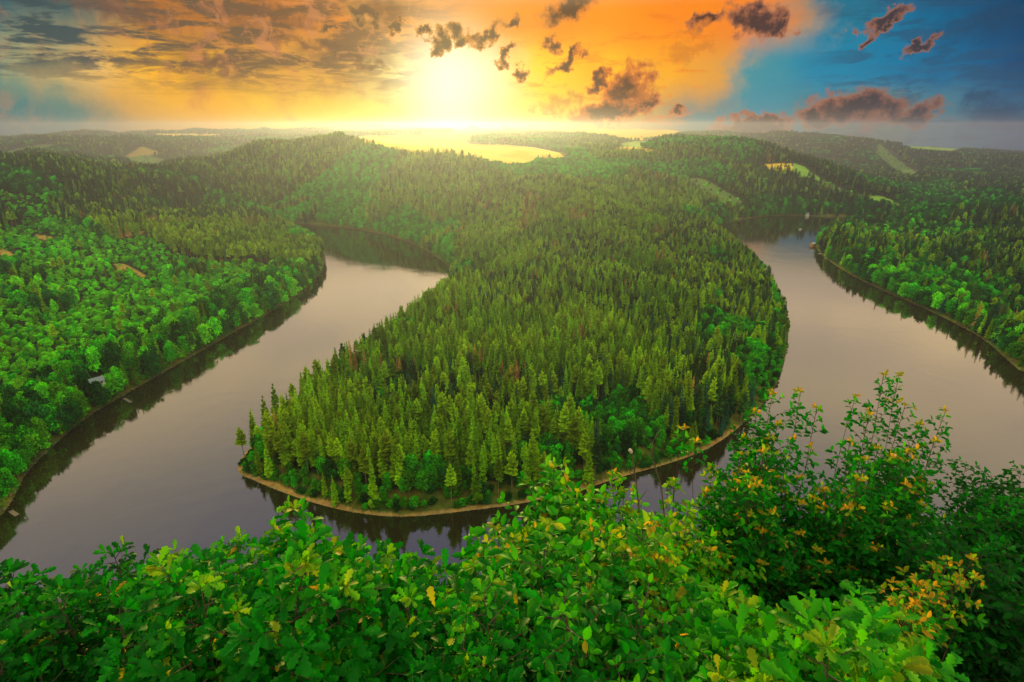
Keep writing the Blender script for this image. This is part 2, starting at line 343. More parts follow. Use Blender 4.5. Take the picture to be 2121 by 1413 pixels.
# ------------------------------------------------------------------ terrain height
# control points: (u, v, distance y, tree height there)
ctl = [
 # left bank crest and slope
 (-300, 330, 760, 14), (-100, 332, 800, 14), (0, 336, 850, 15), (150, 345, 900, 15), (300, 366, 930, 15), (400, 396, 900, 15), (500, 432, 860, 15), (580, 455, 810, 14), (640, 482, 765, 12),
 (0, 450, 640, 12), (150, 440, 690, 12), (300, 455, 720, 12), (450, 480, 710, 12),
 (0, 560, 470, 6), (150, 560, 510, 6), (300, 560, 560, 6), (450, 570, 590, 6), (0, 700, 350, 8), (150, 690, 390, 8), (300, 680, 430, 8), (0, 850, 265, 9), (-200, 600, 420, 6), (-200, 450, 600, 10), (-200, 800, 270, 8),
 # peninsula: canopy along the spine and flanks
 (1050, 900, 238, 22), (1080, 800, 290, 20), (1100, 700, 350, 19), (1110, 620, 410, 18), (1110, 560, 470, 18), (1115, 500, 545, 17), (1130, 440, 650, 17), (1150, 395, 780, 16), (1160, 360, 900, 15),
 (800, 850, 250, 21), (850, 750, 310, 20), (900, 680, 365, 18), (980, 600, 440, 18), (1000, 540, 530, 17), (1000, 480, 650, 16), (980, 400, 850, 15),
 (1350, 800, 285, 20), (1400, 700, 345, 19), (1420, 620, 410, 18), (1400, 560, 480, 17), (1380, 500, 570, 17), (1330, 440, 700, 16), (1280, 395, 860, 15), (1220, 355, 1060, 14),
 (620, 890, 245, 20), (1530, 640, 400, 18), (1510, 570, 480, 17),
 # back hill left of the peninsula neck
 (430, 332, 1350, 14), (340, 358, 1250, 14), (560, 297, 1300, 14), (640, 288, 1300, 14), (700, 287, 1240, 14), (760, 311, 1100, 13), (850, 333, 960, 13), (950, 341, 940, 13), (1050, 352, 980, 11),
 (600, 380, 1080, 14), (700, 380, 1000, 14), (800, 400, 885, 14), (700, 430, 930, 12), (850, 440, 830, 12), (560, 420, 1040, 12), (900, 480, 760, 12), (920, 420, 850, 12), (900, 380, 890, 12),
 # plateau with the fields
 (900, 305, 1900, 0), (1100, 312, 1700, 0), (1000, 290, 2300, 0), (900, 282, 2700, 0), (1160, 322, 1400, 4), (750, 283, 2700, 0), (1100, 280, 3000, 6), (950, 272, 4200, 0), (1250, 300, 2000, 4), (1300, 290, 2500, 0), (1350, 280, 3400, 0),
 (1200, 272, 4600, 0), 
 # ridge behind, right of the neck
 (1230, 322, 1300, 12), (1310, 303, 1600, 10), (1400, 280, 1650, 12), (1450, 275, 1650, 13), (1530, 284, 1500, 13), (1600, 311, 1300, 13), (1650, 334, 1200, 12), (1700, 361, 1150, 12), (1780, 396, 1120, 12), (1850, 417, 1080, 10),
 (1450, 330, 1220, 13), (1550, 350, 1160, 13), (1400, 380, 1060, 13), (1500, 400, 1050, 12), (1600, 400, 1060, 12), (1350, 350, 1120, 13), (1450, 425, 980, 12), (1700, 410, 1060, 12), (1280, 345, 1050, 12), (1300, 375, 980, 12), (1400, 435, 860, 12),
 # blue hills far right
 (1560, 284, 3200, 12), (1650, 281, 3100, 12), (1770, 290, 2800, 12), (1850, 306, 2700, 12), (1930, 312, 2900, 6), (2000, 316, 2800, 10), (2121, 326, 2600, 10), (2300, 330, 2600, 10),
 (1700, 340, 2100, 12), (1850, 360, 1900, 12), (2000, 380, 1800, 12), (2121, 380, 1800, 12), (1900, 405, 1550, 12), (2050, 400, 1600, 12), (1800, 385, 1700, 10), 
 # right bank hill
 (1740, 462, 840, 13), (1800, 438, 860, 14), (1880, 424, 880, 14), (1960, 426, 860, 14), (2040, 422, 840, 14), (2121, 418, 820, 14), (2300, 410, 780, 14), (2500, 420, 700, 12),
 (1850, 500, 640, 12), (1950, 520, 590, 11), (2050, 540, 550, 11), (2121, 560, 510, 11), (1950, 590, 490, 10), (2080, 640, 420, 10), (1800, 540, 590, 10), (2300, 620, 430, 10),
 # far left hills
 (-200, 300, 2600, 10), (0, 302, 2500, 10), (100, 286, 2500, 10), (110, 282, 3600, 10), (230, 284, 2500, 12), (290, 287, 2500, 12), (400, 306, 2300, 12), (470, 318, 2000, 12), (300, 320, 2050, 2), (150, 320, 2000, 10), (50, 330, 1700, 8), (240, 345, 1650, 10), (340, 350, 1600, 6),
  (500, 285, 3400, 8), (600, 278, 3600, 8), 
]
C = []
for u, v, y, h in ctl:
    p = at_y(u, v, y); C.append((p[0], p[1], p[2] - h))
for P_ in (near_shore, left_bank, far_shore, pen_left, pen_tip, pen_right, far_arm, right_bank, back_left):
    for (x, y) in P_[::2]: C.append((x, y, 15.0 if P_ is pen_tip else 3.0 if P_ is near_shore else 16.0))
for x, y, z in [(-8000, 3000, 110), (8000, 3000, 110), (-1200, 1500, 80), (1500, 1500, 90), (-2500, 1200, 110), (2500, 1200, 110), (-900, 300, 70), (1300, 400, 90), (-6000, 100, 110), (6000, 100, 110)]:
    C.append((x, y, z))
for a_ in list(range(-170, -60, 12)) + list(range(-60, 61, 6)) + list(range(66, 180, 12)):
    for r_ in (4500, 5200):
        if abs(a_) > 62: z_ = 60
        else:
            u_ = 1060.5 + F * math.tan(R(a_)) * .935; v_ = np.interp(u_, [-600, 0, 300, 600, 900, 1300, 1500, 1770, 1850, 1950, 2121, 2600], [292, 282, 277, 273, 266, 270, 284, 300, 314, 322, 336, 352])
            d_ = ray(u_, v_); z_ = EYE + r_ * d_[2] / math.hypot(d_[0], d_[1])
        C.append((r_ * math.sin(R(a_)), max(r_ * math.cos(R(a_)), 1.0), z_))
C = np.array(C)
def pol(x, y): return np.stack([np.arctan2(x, np.maximum(y, 1e-6)) * 1.0, np.log(np.maximum(np.hypot(x, y), 20)) * .75], -1)
Cp = pol(C[:, 0], C[:, 1])
K = np.sqrt(((Cp[:, None] - Cp[None]) ** 2).sum(-1) + 1e-4)
nC = len(C); Am = np.zeros((nC + 3, nC + 3)); Am[:nC, :nC] = -K - 0 + np.eye(nC) * .004 * -1
Am[:nC, :nC] = K * -1; Am[:nC, :nC] += np.eye(nC) * .004
Am[:nC, nC] = 1; Am[:nC, nC + 1:] = Cp; Am[nC, :nC] = 1; Am[nC + 1:, :nC] = Cp.T
W = np.linalg.solve(Am, np.concatenate([C[:, 2], [0, 0, 0]]))
def rbf(x, y):
    p = pol(x, y); o = np.empty(x.shape)
    fx = p.reshape(-1, 2); of = o.reshape(-1)
    for i in range(0, len(fx), 20000):
        q = fx[i:i + 20000]
        of[i:i + 20000] = -np.sqrt(((q[:, None] - Cp[None]) ** 2).sum(-1) + 1e-4) @ W[:nC] + W[nC] + q @ W[nC + 1:]
    return o
_g = {}
def vnoise(x, y, s, seed):
    if seed not in _g: _g[seed] = np.random.default_rng(seed).random((256, 256))
    g = _g[seed]; X = x / s; Y = y / s; xi = np.floor(X).astype(int); yi = np.floor(Y).astype(int); fx = X - xi; fy = Y - yi
    fx = fx * fx * (3 - 2 * fx); fy = fy * fy * (3 - 2 * fy)
    a = g[xi % 256, yi % 256]; b = g[(xi + 1) % 256, yi % 256]; c = g[xi % 256, (yi + 1) % 256]; d = g[(xi + 1) % 256, (yi + 1) % 256]
    return (a * (1 - fx) + b * fx) * (1 - fy) + (c * (1 - fx) + d * fx) * fy
def near_slope(x, y):
    z = np.interp(y, [-50, 0.9, 1.6, 3.0, 6.0, 114, 130], [148.4, 148.3, 147.2, 144.6, 140.5, .3, -10])
    bump = .75 * np.exp(-(((x - 1.55) / .9) ** 2 + ((y - 1.75) / .55) ** 2))
    return z + bump
def height(x, y):
    d = dist_poly(river_s, x, y); ins = inside(river_s, x, y)
    near = (y < 114) & (np.abs(x) < 900) & ~ins
    zr = rbf(x, y)
    r_ = np.hypot(x, y)
    zr = np.minimum(zr, 133)
    zr = zr + (vnoise(x + y * .5, y * .6, 85, 9) - .5) * 21 * np.clip((r_ - 210) / 150, 0, 1) + (vnoise(x, y, 60, 1) - .5) * 5 * np.clip(r_ / 900, .3, 1.5) + (vnoise(x, y, 170, 2) - .5) * 10 * np.clip(r_ / 1200, 0, 1) + (vnoise(x + .4 * y, y * .8, 420, 3) - .5) * 46 * np.clip((r_ - 1250) / 900, 0, 1) * np.clip((np.abs(np.arctan2(x, y + 1e-6)) - .28) / .15, 0, 1)
    lim = np.where(d < 5, .16 * d, .8 + .85 * (d - 5))
    k = 6.0; hh = np.clip(.5 + .5 * (lim - zr) / k, 0, 1); z = lim * (1 - hh) + zr * hh - k * hh * (1 - hh)
    z = np.where(r_ < 3000, np.maximum(z, np.minimum(.16 * d, np.minimum(.8 + .05 * d, 6))), z)
    z = np.where(ins, -np.minimum(.25 * d, 4), z)
    zn = near_slope(x, y) + (vnoise(x, y, 7, 5) - .5) * .8 * np.clip(y / 12, 0, 1)
    return np.where(near & (y < 114), np.where(np.abs(x) < 500, np.minimum(zn, 150), zn), z)
# polar sheet round the view point
rr = np.concatenate([[.01], np.geomspace(.6, 90, 110), np.geomspace(91, 4000, 560), np.geomspace(4030, 4950, 20)])
th = np.concatenate([np.linspace(-178, -48, 60), np.linspace(-47, 47, 620), np.linspace(48, 178, 60)]) * math.pi / 180
RR, TH = np.meshgrid(rr, th, indexing='ij')
GX = RR * np.sin(TH); GY = RR * np.cos(TH)
GZ = height(GX, GY)
GU, GV = project(GX, GY, GZ)
# fields, clearings: traced outlines with the distance band they lie in, class: 1 grain field, 2 meadow, 3 clearing, 4 bare brown
zones = [
 (1, 1080, 1e5, [(712, 288), (760, 280), (800, 280), (935, 278), (960, 265), (1090, 266), (1030, 276), (965, 290), (970, 298), (1050, 300), (1110, 306), (1160, 317), (1176, 336), (1110, 337), (1070, 356), (1020, 352), (960, 346), (900, 336), (840, 322), (770, 305)]),
 (1, 2400, 1e5, [(1060, 263), (1500, 263), (1400, 278), (1352, 290), (1290, 291), (1240, 283), (1160, 278), (1060, 274)]), (1, 2300, 1e5, [(690, 266), (960, 264), (960, 270), (800, 272), (690, 275)]),
 (2, 1500, 1e5, [(1285, 297), (1320, 292), (1352, 292), (1330, 306), (1290, 304)]), (1, 1300, 1e5, [(1248, 305), (1300, 304), (1340, 308), (1372, 316), (1340, 320), (1300, 318)]),
 (3, 900, 1700, [(1430, 368), (1462, 372), (1500, 395), (1545, 422), (1540, 432), (1505, 432), (1470, 412), (1440, 390)]),
 (1, 1000, 2500, [(1578, 341), (1640, 338), (1642, 352), (1600, 354)]), (2, 1000, 2500, [(1645, 338), (1660, 342), (1702, 372), (1665, 370), (1640, 356)]),
 (3, 1000, 2500, [(1702, 372), (1740, 390), (1800, 410), (1790, 420), (1740, 402), (1690, 380)]),
 (2, 1100, 3500, [(1798, 404), (1830, 408), (1872, 424), (1850, 430), (1812, 424)]),
 (2, 2300, 1e5, [(1868, 304), (1900, 302), (1985, 308), (1960, 320), (1900, 314)]),
 (3, 1500, 3500, [(1820, 295), (1845, 320), (1900, 360), (1880, 372), (1840, 340), (1815, 315)]),
 (3, 1800, 1e5, [(0, 318), (60, 303), (108, 298), (112, 304), (60, 318), (0, 332)]), (4, 1500, 3500, [(262, 324), (292, 303), (340, 318), (310, 322), (280, 330)]),
 (3, 1300, 3500, [(265, 326), (300, 321), (358, 334), (340, 346), (310, 353), (280, 343)]),
 (1, 2800, 1e5, [(318, 277), (400, 277), (475, 279), (440, 285), (340, 284)]),
 (4, 300, 800, [(236, 546), (262, 548), (300, 570), (310, 578), (270, 568), (244, 560)]), (4, 300, 900, [(75, 486), (105, 490), (112, 498), (80, 496)]),
 (4, 300, 900, [(230, 484), (262, 478), (300, 478), (290, 488), (240, 490)]), (4, 200, 900, [(0, 512), (25, 525), (30, 535), (0, 528)]), (4, 400, 900, [(1795, 487), (1850, 486), (1848, 490), (1800, 492)]),
 (2, 180, 330, [(420, 712), (440, 706), (450, 712), (425, 728)]), (2, 240, 420, [(192, 792), (214, 782), (218, 790), (198, 802)]),
]
def cover(x, y, z):
    u, v = project(x, y, z); c = np.zeros(x.shape, int); d = np.hypot(x, y)
    for cls, a, b, P_ in zones:
        c[(d > a) & (d < b) & inside(P_, u, v)] = cls
    return c
GC = cover(GX, GY, GZ)
GD = dist_poly(river_s, GX, GY)
cols = np.zeros(GX.shape + (4,)); cols[...] = (.018, .032, .008, 1)
cols[GC == 1] = (.82, .50, .035, 1); cols[GC == 2] = (.20, .36, .04, 1); cols[GC == 3] = (.10, .17, .03, 1); cols[GC == 4] = (.34, .22, .04, 1)
bn = vnoise(GX, GY, 9, 8)
tipm = (GY < 262) & (GY > 120) & (np.abs(GX + 5) < 150)
shore = (GD < np.where(tipm, .9 + 2.6 * bn, .6)) & (GZ > -1.5) & (GC == 0) & (GY > 116)
cols[shore] = (.06, .06, .03, 1); cols[shore & tipm] = (.38, .22, .07, 1)
grassy = ~shore & (GD < 11) & (GC == 0) & (GY > 116); wg = vnoise(GX, GY, 6, 31)[grassy][:, None]; cols[grassy] = np.array([(.14, .11, .02, 1)]) * wg + np.array([(.05, .12, .015, 1)]) * (1 - wg)
cols[(GZ <= -1.5)] = (.05, .045, .02, 1)
cols[(GY < 3.2) & (GX > .4) & (GX < 3.2) & (GY > .3)] = (.16, .13, .10, 1)
nr, nt = GX.shape
i0 = (np.arange(nr - 1)[:, None] * nt + np.arange(nt - 1)[None]).ravel()
Q = np.stack([i0, i0 + 1, i0 + nt + 1, i0 + nt], -1)[:, ::-1]
m_, k = new_mat('ground')
ca = k.node('ShaderNodeVertexColor'); ca.layer_name = 'cover'
pos = k.node('ShaderNodeNewGeometry').outputs['Position']
f1 = k.noise(pos, .35, 6, .6); f2 = k.noise(pos, .012, 4, .6)
wv = k.node('ShaderNodeTexWave', bands_direction='DIAGONAL'); k.put(wv.inputs['Vector'], pos); k.put(wv.inputs['Scale'], .02); k.put(wv.inputs['Distortion'], 3)
cc = k.mix(1.0, ca.outputs[0], k.mix(k.rng(f1, .3, .7), (.62, .66, .6, 1), (1.25, 1.2, 1.15, 1)), 'MULTIPLY')
cc = k.mix(1.0, cc, k.mix(k.rng(f2, .35, .65), (.86, .90, .85, 1), (1.1, 1.06, 1.0, 1)), 'MULTIPLY')
cc = k.mix(1.0, cc, k.mix(wv.outputs['Fac'], (.93, .93, .93, 1), (1.05, 1.05, 1.05, 1)), 'MULTIPLY')
p = k.node('ShaderNodeBsdfPrincipled'); k.put(p.inputs['Base Color'], cc); k.put(p.inputs['Roughness'], .95); k.put(p.inputs['Specular IOR Level'], .1)
bmp = k.node('ShaderNodeBump'); k.put(bmp.inputs['Height'], k.noise(pos, 1.6, 6, .7)); bmp.inputs['Strength'].default_value = .5; bmp.inputs['Distance'].default_value = .4; k.put(p.inputs['Normal'], bmp.outputs[0])
finish(k, p.outputs[0]); M_ground = m_
me = mesh_np('ground', np.stack([GX, GY, GZ], -1).reshape(-1, 3), Q, M_ground, {'cover': ('POINT', 'FLOAT_COLOR', cols.reshape(-1, 4))}, smooth=True)
tag(obj('ground', me), kind='structure')

# ------------------------------------------------------------------ lake
m_, k = new_mat('lake_water')
pos = k.node('ShaderNodeNewGeometry').outputs['Position']
mp = k.node('ShaderNodeMapping'); k.put(mp.inputs[0], pos); mp.inputs['Scale'].default_value = (.5, 1.3, 1); h1 = k.noise(mp.outputs[0], 1.1, 4, .6); h2 = k.noise(pos, .12, 2, .5)
calm = k.rng(k.noise(pos, .014, 5, .6, 1.5), .40, .62, .35, .95)
bmp = k.node('ShaderNodeBump'); k.put(bmp.inputs['Height'], k.m('MULTIPLY', k.m('ADD', k.m('MULTIPLY', h1, .35), h2), calm)); bmp.inputs['Strength'].default_value = .2; bmp.inputs['Distance'].default_value = .25
p = k.node('ShaderNodeBsdfPrincipled'); k.put(p.inputs['Base Color'], (.020, .017, .006, 1)); k.put(p.inputs['Roughness'], .045)
k.put(p.inputs['IOR'], 2.4); k.put(p.inputs['Normal'], bmp.outputs[0])
finish(k, p.outputs[0])
wv_ = [(-1500, -400, 0), (2500, -400, 0), (2500, 1400, 0), (-1500, 1400, 0)]
me = mesh_np('river', wv_, [(0, 1, 2, 3)], m_)
tag(obj('river', me), kind='structure')
# ------------------------------------------------------------------ tree models (unit height, grown along +Z)
def conifer(seed, crown_from=.12, rad=.15, whorls=26, nb=7, droop=.25, ragged=.3, blunt=0.0):
    g = np.random.default_rng(seed); V = []; Q = []; T = []
    for w in range(whorls):
        f = (w + g.random() * .6) / whorls; z = crown_from + (1 - crown_from) * f
        prof = ((1 - f) ** (.75 - blunt * .35)) * (.55 + .45 * min(1, f * 5 + .3))
        for b in range(nb if f < .8 else 5):
            if g.random() < ragged * .35: continue
            a = g.random() * 2 * math.pi; L = rad * prof * (1 - ragged + 2 * ragged * g.random()) + .006
            up = .06 * f - droop * (1 - f * .6) * L
            c, s_ = math.cos(a), math.sin(a); wd = L * .42 + .006
            o = np.array([0, 0, z]); e = np.array([c * L, s_ * L, z + up - droop * L * .6]); m1 = np.array([c * L * .55, s_ * L * .55, z + up * .4 + L * .12])
            sd = np.array([-s_, c, 0]) * wd
            k_ = len(V); dz = np.array([0, 0, -L * .22 - .006])
            V += [o, m1 + sd + dz, e, m1 - sd + dz, m1]
            T += [(k_, k_ + 1, k_ + 4), (k_ + 1, k_ + 2, k_ + 4), (k_ + 2, k_ + 3, k_ + 4), (k_ + 3, k_, k_ + 4)]
            if L > rad * .45:   # hanging side twigs
                for sgn in (-1, 1):
                    j = len(V); q = .35 + .4 * g.random(); b0 = o * (1 - q) + m1 * q
                    tip = b0 + np.array([c * math.cos(.9) - sgn * s_ * math.sin(.9), s_ * math.cos(.9) + sgn * c * math.sin(.9), -.5]) * L * .5
                    V += [b0, b0 + np.array([c, s_, 0]) * L * .25, tip]; T += [(j, j + 1, j + 2)]
    j = len(V); V += [np.array([.008, 0, .93]), np.array([-.008, .006, .93]), np.array([0, 0, 1.02])]; T += [(j, j + 1, j + 2)]
    V = np.array(V); T = np.array(T)
    tone = .6 + .8 * g.random(len(T))
    return V, None, T, tone
def trunk(seed, h=.97, r=.011, z0=-.05, lean=.01):
    g = np.random.default_rng(seed); b = MB(); pts = []; rr_ = []
    for i in range(7):
        f = i / 6; pts.append((lean * math.sin(f * 3 + seed), lean * math.cos(f * 2.3 + seed) * .6, z0 + (h - z0) * f)); rr_.append(r * (1 - f * .85))
    b.tube(pts, rr_, 6)
    return b
def broadleaf(seed, n_=900, wide=.36, low=.12, lobes=13, leaf=.05):
    g = np.random.default_rng(seed); V = []; tone = []
    cs = []
    for i in range(lobes):
        f = (i + .5) / lobes; z = low + (1 - low) * (.12 + .74 * f); rr_ = wide * math.sqrt(max(.05, 1 - (2 * f - .85) ** 2 / 1.5)) * .62
        a = i * 2.399 + g.random(); q = g.random() ** .5
        cs.append((math.cos(a) * rr_ * q, math.sin(a) * rr_ * q, z, (.12 + .12 * g.random()) * (1.15 - .35 * f), .75 + .5 * g.random()))
    cs = np.array(cs); w = cs[:, 3] ** 2; w /= w.sum()
    idx = g.choice(len(cs), n_, p=w)
    d = g.normal(size=(n_, 3)); d /= np.linalg.norm(d, axis=1)[:, None]; d[:, 2] = np.where(d[:, 2] < -.3, -d[:, 2], d[:, 2])
    rad_ = cs[idx, 3] * (.72 + .42 * g.random(n_)); P_ = cs[idx, :3] + d * rad_[:, None] * np.array([1, 1, .85])
    nrm = d * .7 + g.normal(size=(n_, 3)) * .45 + np.array([0, 0, .25]); nrm /= np.linalg.norm(nrm, axis=1)[:, None]
    t = np.cross(nrm, g.normal(size=(n_, 3))); t /= np.linalg.norm(t, axis=1)[:, None]; b = np.cross(nrm, t)
    s_ = leaf * (.6 + .8 * g.random(n_))[:, None]
    V = np.stack([P_ - t * s_, P_ + b * s_ * .62, P_ + t * s_, P_ - b * s_ * .62], 1).reshape(-1, 3)
    Q = np.arange(n_ * 4).reshape(-1, 4)
    return V, Q, None, cs[idx, 4] * (.45 + 1.1 * g.random(n_))
def limbs(seed, wide=.3):
    b = trunk(seed, .8, .022, -.04, .02); g = np.random.default_rng(seed)
    for i in range(6):
        a = i * 2.4; z = .2 + .09 * i; L = wide * (.55 + .3 * g.random())
        b.tube([(0, 0, z), (math.cos(a) * L * .5, math.sin(a) * L * .5, z + L * .45), (math.cos(a) * L, math.sin(a) * L, z + L * .8)], [.012, .008, .003], 4)
    return b
def join_model(name, crown, tb, mat, bmat):
    V, Q, T, tone = crown; bv = np.array(tb.v); k_ = len(V)
    QQ = np.concatenate([Q if Q is not None else np.zeros((0, 4), int), np.array(tb.q) + k_]); TT = np.concatenate([T if T is not None else np.zeros((0, 3), int), np.array(tb.t) + k_])
    nq = 0 if Q is None else len(Q); nt_ = 0 if T is None else len(T)
    mi = np.concatenate([np.zeros(nq), np.ones(len(tb.q)), np.zeros(nt_), np.ones(len(tb.t))])
    tn = np.ones(len(mi))
    if nq: tn[:nq] = tone
    else: tn[len(QQ):len(QQ) + nt_] = tone
    return mesh_np(name, np.concatenate([V, bv]), QQ, [mat, bmat], {'tone': ('FACE', 'FLOAT', tn)}, tris=TT, midx=mi)
def crown_mesh(name, crown, mat):
    V, Q, T, tone = crown
    return mesh_np(name, V, Q, mat, {'tone': ('FACE', 'FLOAT', tone)}, tris=T)
kinds = []   # (name, crown, trunk builder, material, bark material)
for i in range(4): kinds.append(('spruce', conifer(10 + i, .05 + .1 * (i % 2), .115 + .015 * i, 26, 8), trunk(i), M_spruce))             # 0-3
for i in range(3): kinds.append(('pine', conifer(20 + i,   .42 + .08 * i, .145, 17, 9, .05, .45, .8), trunk(5 + i, .97, .012), M_spruce2))        # 4-6 bare trunks
kinds.append(('dead spruce', conifer(30, .1, .10, 24, 7, .3, .5), trunk(9), M_dead))                                                          # 7
for i in range(3): kinds.append(('broadleaf', broadleaf(40 + i, 1400, .33 + .03 * i, .12, 15, .04), limbs(i), M_leafA))                                       # 8-10
for i in range(2): kinds.append(('bright broadleaf', broadleaf(50 + i, 1300, .27 + .04 * i, .05, 16, .04), limbs(3 + i), M_leafB))                                       # 11-12
for i in range(2): kinds.append(('dark broadleaf', broadleaf(60 + i, 1400, .40, .02, 15, .042), limbs(6 + i), M_leafC))                                   # 13-14
for i in range(2): kinds.append(('bush', broadleaf(70 + i, 700, .5, -.05, 9, .07), trunk(11 + i, .6, .02), [M_leafA, M_leafC][i]))              # 15-16
kinds.append(('bright bush', broadleaf(75, 600, .48, -.05, 9, .075), trunk(14, .6, .02), M_leafB))                                              # 17
kinds.append(('young spruce', conifer(80, .0, .2, 18, 7, .15), trunk(15), M_spruce))                                                           # 18
kinds.append(('dark spruce', conifer(90, .08, .13, 26, 8), trunk(16), M_dspr_haze))                                                                # 19
kinds.append(('dark pine', conifer(91, .45, .145, 17, 9, .05, .45, .8), trunk(17, .97, .012), M_dpin))                                          # 20
src = bpy.data.collections.new('tree_models')
for i, (nm, cr, tb, mt) in enumerate(kinds):
    o = bpy.data.objects.new('%02d_model' % i, join_model('tree_model', cr, tb, mt, M_bark)); src.objects.link(o)

# ------------------------------------------------------------------ where trees stand
def scatter(r0, r1, s_of_r, a0=-50, a1=50):
    pts = []; r_ = r0
    while r_ < r1:
        s = s_of_r(r_); n_ = max(1, int((R(a1) - R(a0)) * r_ / s))
        a = R(a0) + (np.arange(n_) + rng.random(n_)) / n_ * (R(a1) - R(a0)); q = r_ + (rng.random(n_) - .5) * s * 1.1
        pts.append(np.stack([q * np.sin(a), q * np.cos(a), np.full(n_, s)], 1)); r_ += s * .92
    return np.concatenate(pts)
P3 = scatter(150, 4900, lambda r_: min(2.9 + r_ * .0031, 14))
X, Y = P3[:, 0], P3[:, 1]
D = dist_poly(river_s, X, Y); ok = ~inside(river_s, X, Y) & (D > 1.0) & (Y > 125)
X, Y, D, SP = X[ok], Y[ok], D[ok], P3[ok, 2]
# ground height by bilinear look-up in the sheet
def ground(x, y):
    r_ = np.hypot(x, y); t = np.arctan2(x, y)
    i = np.clip(np.searchsorted(rr, r_) - 1, 0, len(rr) - 2); j = np.clip(np.searchsorted(th, t) - 1, 0, len(th) - 2)
    a = np.clip((r_ - rr[i]) / (rr[i + 1] - rr[i]), 0, 1); b = np.clip((t - th[j]) / (th[j + 1] - th[j]), 0, 1)
    return (GZ[i, j] * (1 - a) + GZ[i + 1, j] * a) * (1 - b) + (GZ[i, j + 1] * (1 - a) + GZ[i + 1, j + 1] * a) * b
Z = ground(X, Y)
U, Vv = project(X, Y, Z); RD = np.hypot(X, Y)
cv = cover(X, Y, Z)
mo = 26.0
E = [(-mo, 0), (mo, 0), (0, mo * 1.2), (0, -mo)]
keep = cv == 0
for ex, ey in E: keep &= ((cover(X + ex * .45 * RD / 1500, Y + ey * .45 * RD / 1500, Z) == 0) | (RD < 600))
# sparse growth inside clearings
keep |= ((cv == 3) & (rng.random(len(X)) < .12)) | ((cv == 4) & (rng.random(len(X)) < .3) & (RD < 900))
# hidden from the view point and from a step to its side: running horizon over the sheet
TANG = (GZ + 9 * ((GC == 0) & (GZ > .5)) - EYE) / np.maximum(RR, .1)
TANG[RR < 130] = -9
HOR = np.maximum.accumulate(TANG, 0)
ri = np.clip(np.searchsorted(rr, RD * .985 - 8) - 1, 0, len(rr) - 1); tj = np.clip(np.searchsorted(th, np.arctan2(X, Y)) - 1, 0, len(th) - 1)
H_ = HOR[ri, tj]
keep &= ((Z + 24 - EYE) / RD > H_ - .012)
X, Y, Z, D, SP, U, Vv, RD, H_, cv = [q[keep] for q in (X, Y, Z, D, SP, U, Vv, RD, H_, cv)]
def PP(L): return inside(np.array(L, float), U, Vv)
n1 = vnoise(X, Y, 55, 11); n2 = vnoise(X, Y, 130, 12); n3 = vnoise(X, Y, 20, 13); rnd = rng.random(len(X))
left = ((X < -80) & (RD < 1000) & PP([(-900, 300), (0, 300), (420, 380), (600, 430), (690, 480), (690, 600), (450, 720), (100, 950), (-900, 1200)]))
right = (RD < 1000) & PP([(1690, 520), (1740, 455), (1800, 420), (3000, 380), (3000, 1100), (2125, 790)])
pen = PP([(440, 1000), (480, 930), (640, 730), (930, 560), (960, 420), (1150, 340), (1300, 400), (1480, 470), (1660, 600), (1660, 760), (1500, 960), (850, 1100)]) & (RD < 1000) & ~left & ~right
kind = np.zeros(len(X), int); Hh = np.zeros(len(X))
pick = lambda a, b: rng.integers(a, b, len(X))
# default forest: conifers with patches of broadleaf
bro = (n2 > .60) | ((D < 45) & (n1 > .3)) | (rnd < .06)
kind[:] = np.where(bro, pick(8, 11), np.where(rnd < .75, pick(0, 4), pick(4, 7)))
Hh[:] = np.where(bro, 13, 17) * (.8 + .4 * rng.random(len(X)))
# peninsula: spruce and pine, bushes on the shore
kind = np.where(pen, np.where(rng.random(len(X)) < .72, pick(0, 4), pick(4, 7)), kind)
tipz = np.clip((520 - RD) / 260, 0, 1)
Hh = np.where(pen, (10.5 + 8.8 * tipz) * (.62 + .62 * rng.random(len(X)) ** .8), Hh)
pb = pen & (((D < 12) & (rnd < .7)) | ((D < 30) & (n3 > .62) & (RD < 420)) | ((D < 60) & (n1 > .72)))
kind = np.where(pb, np.where(rng.random(len(X)) < .55, pick(8, 11), pick(13, 17)), kind); Hh = np.where(pb, (4 + 6 * rng.random(len(X))) * np.where(D < 9, .7, 1.25), Hh)
gap = (pen & (D < 11) & (n3 > .68) & (RD < 330) & (X > -110)); drop = (gap & (rnd < .35)) | (pen & (D < 2.6) & (RD < 290) & (rnd < .8))
# tip and left end: thicker dark broadleaf
# left bank: young bright thicket, old wood along the shore and above the cut edge
young = left & PP([(-900, 500), (-60, 478), (60, 470), (100, 440), (165, 468), (250, 500), (305, 492), (350, 520), (420, 548), (520, 548), (600, 560), (668, 560), (690, 620), (450, 740), (100, 980), (-900, 1300)])
ystrip = left & PP([(-600, 380), (0, 375), (90, 400), (110, 440), (60, 470), (0, 440)]) 
young |= ystrip
yb = rng.random(len(X))
kind = np.where(young, np.where(yb < .50, pick(11, 13), np.where(yb < .70, 17, np.where(yb < .90, pick(8, 11), np.where(yb < .96, 18, pick(13, 15))))), kind)
Hh = np.where(young, (2.8 + 4.6 * rng.random(len(X)) ** 1.8) * (.7 + .6 * n1), Hh)
tall = young & (((D < 42) & (rnd < .6)) | ((RD < 330) & (rnd < .35)) | (n1 > .78) & (rnd < .5))
kind = np.where(tall, np.where(yb < .25, pick(0, 4), np.where(yb < .62, pick(13, 15), np.where(yb < .85, pick(8, 11), pick(11, 13)))), kind); Hh = np.where(tall, 11 + 8 * rng.random(len(X)), Hh)
rsh = right & (D < 30)
lone = young & ~tall & (rnd > .985); kind = np.where(lone, pick(4, 7), kind); Hh = np.where(lone, 15, Hh)
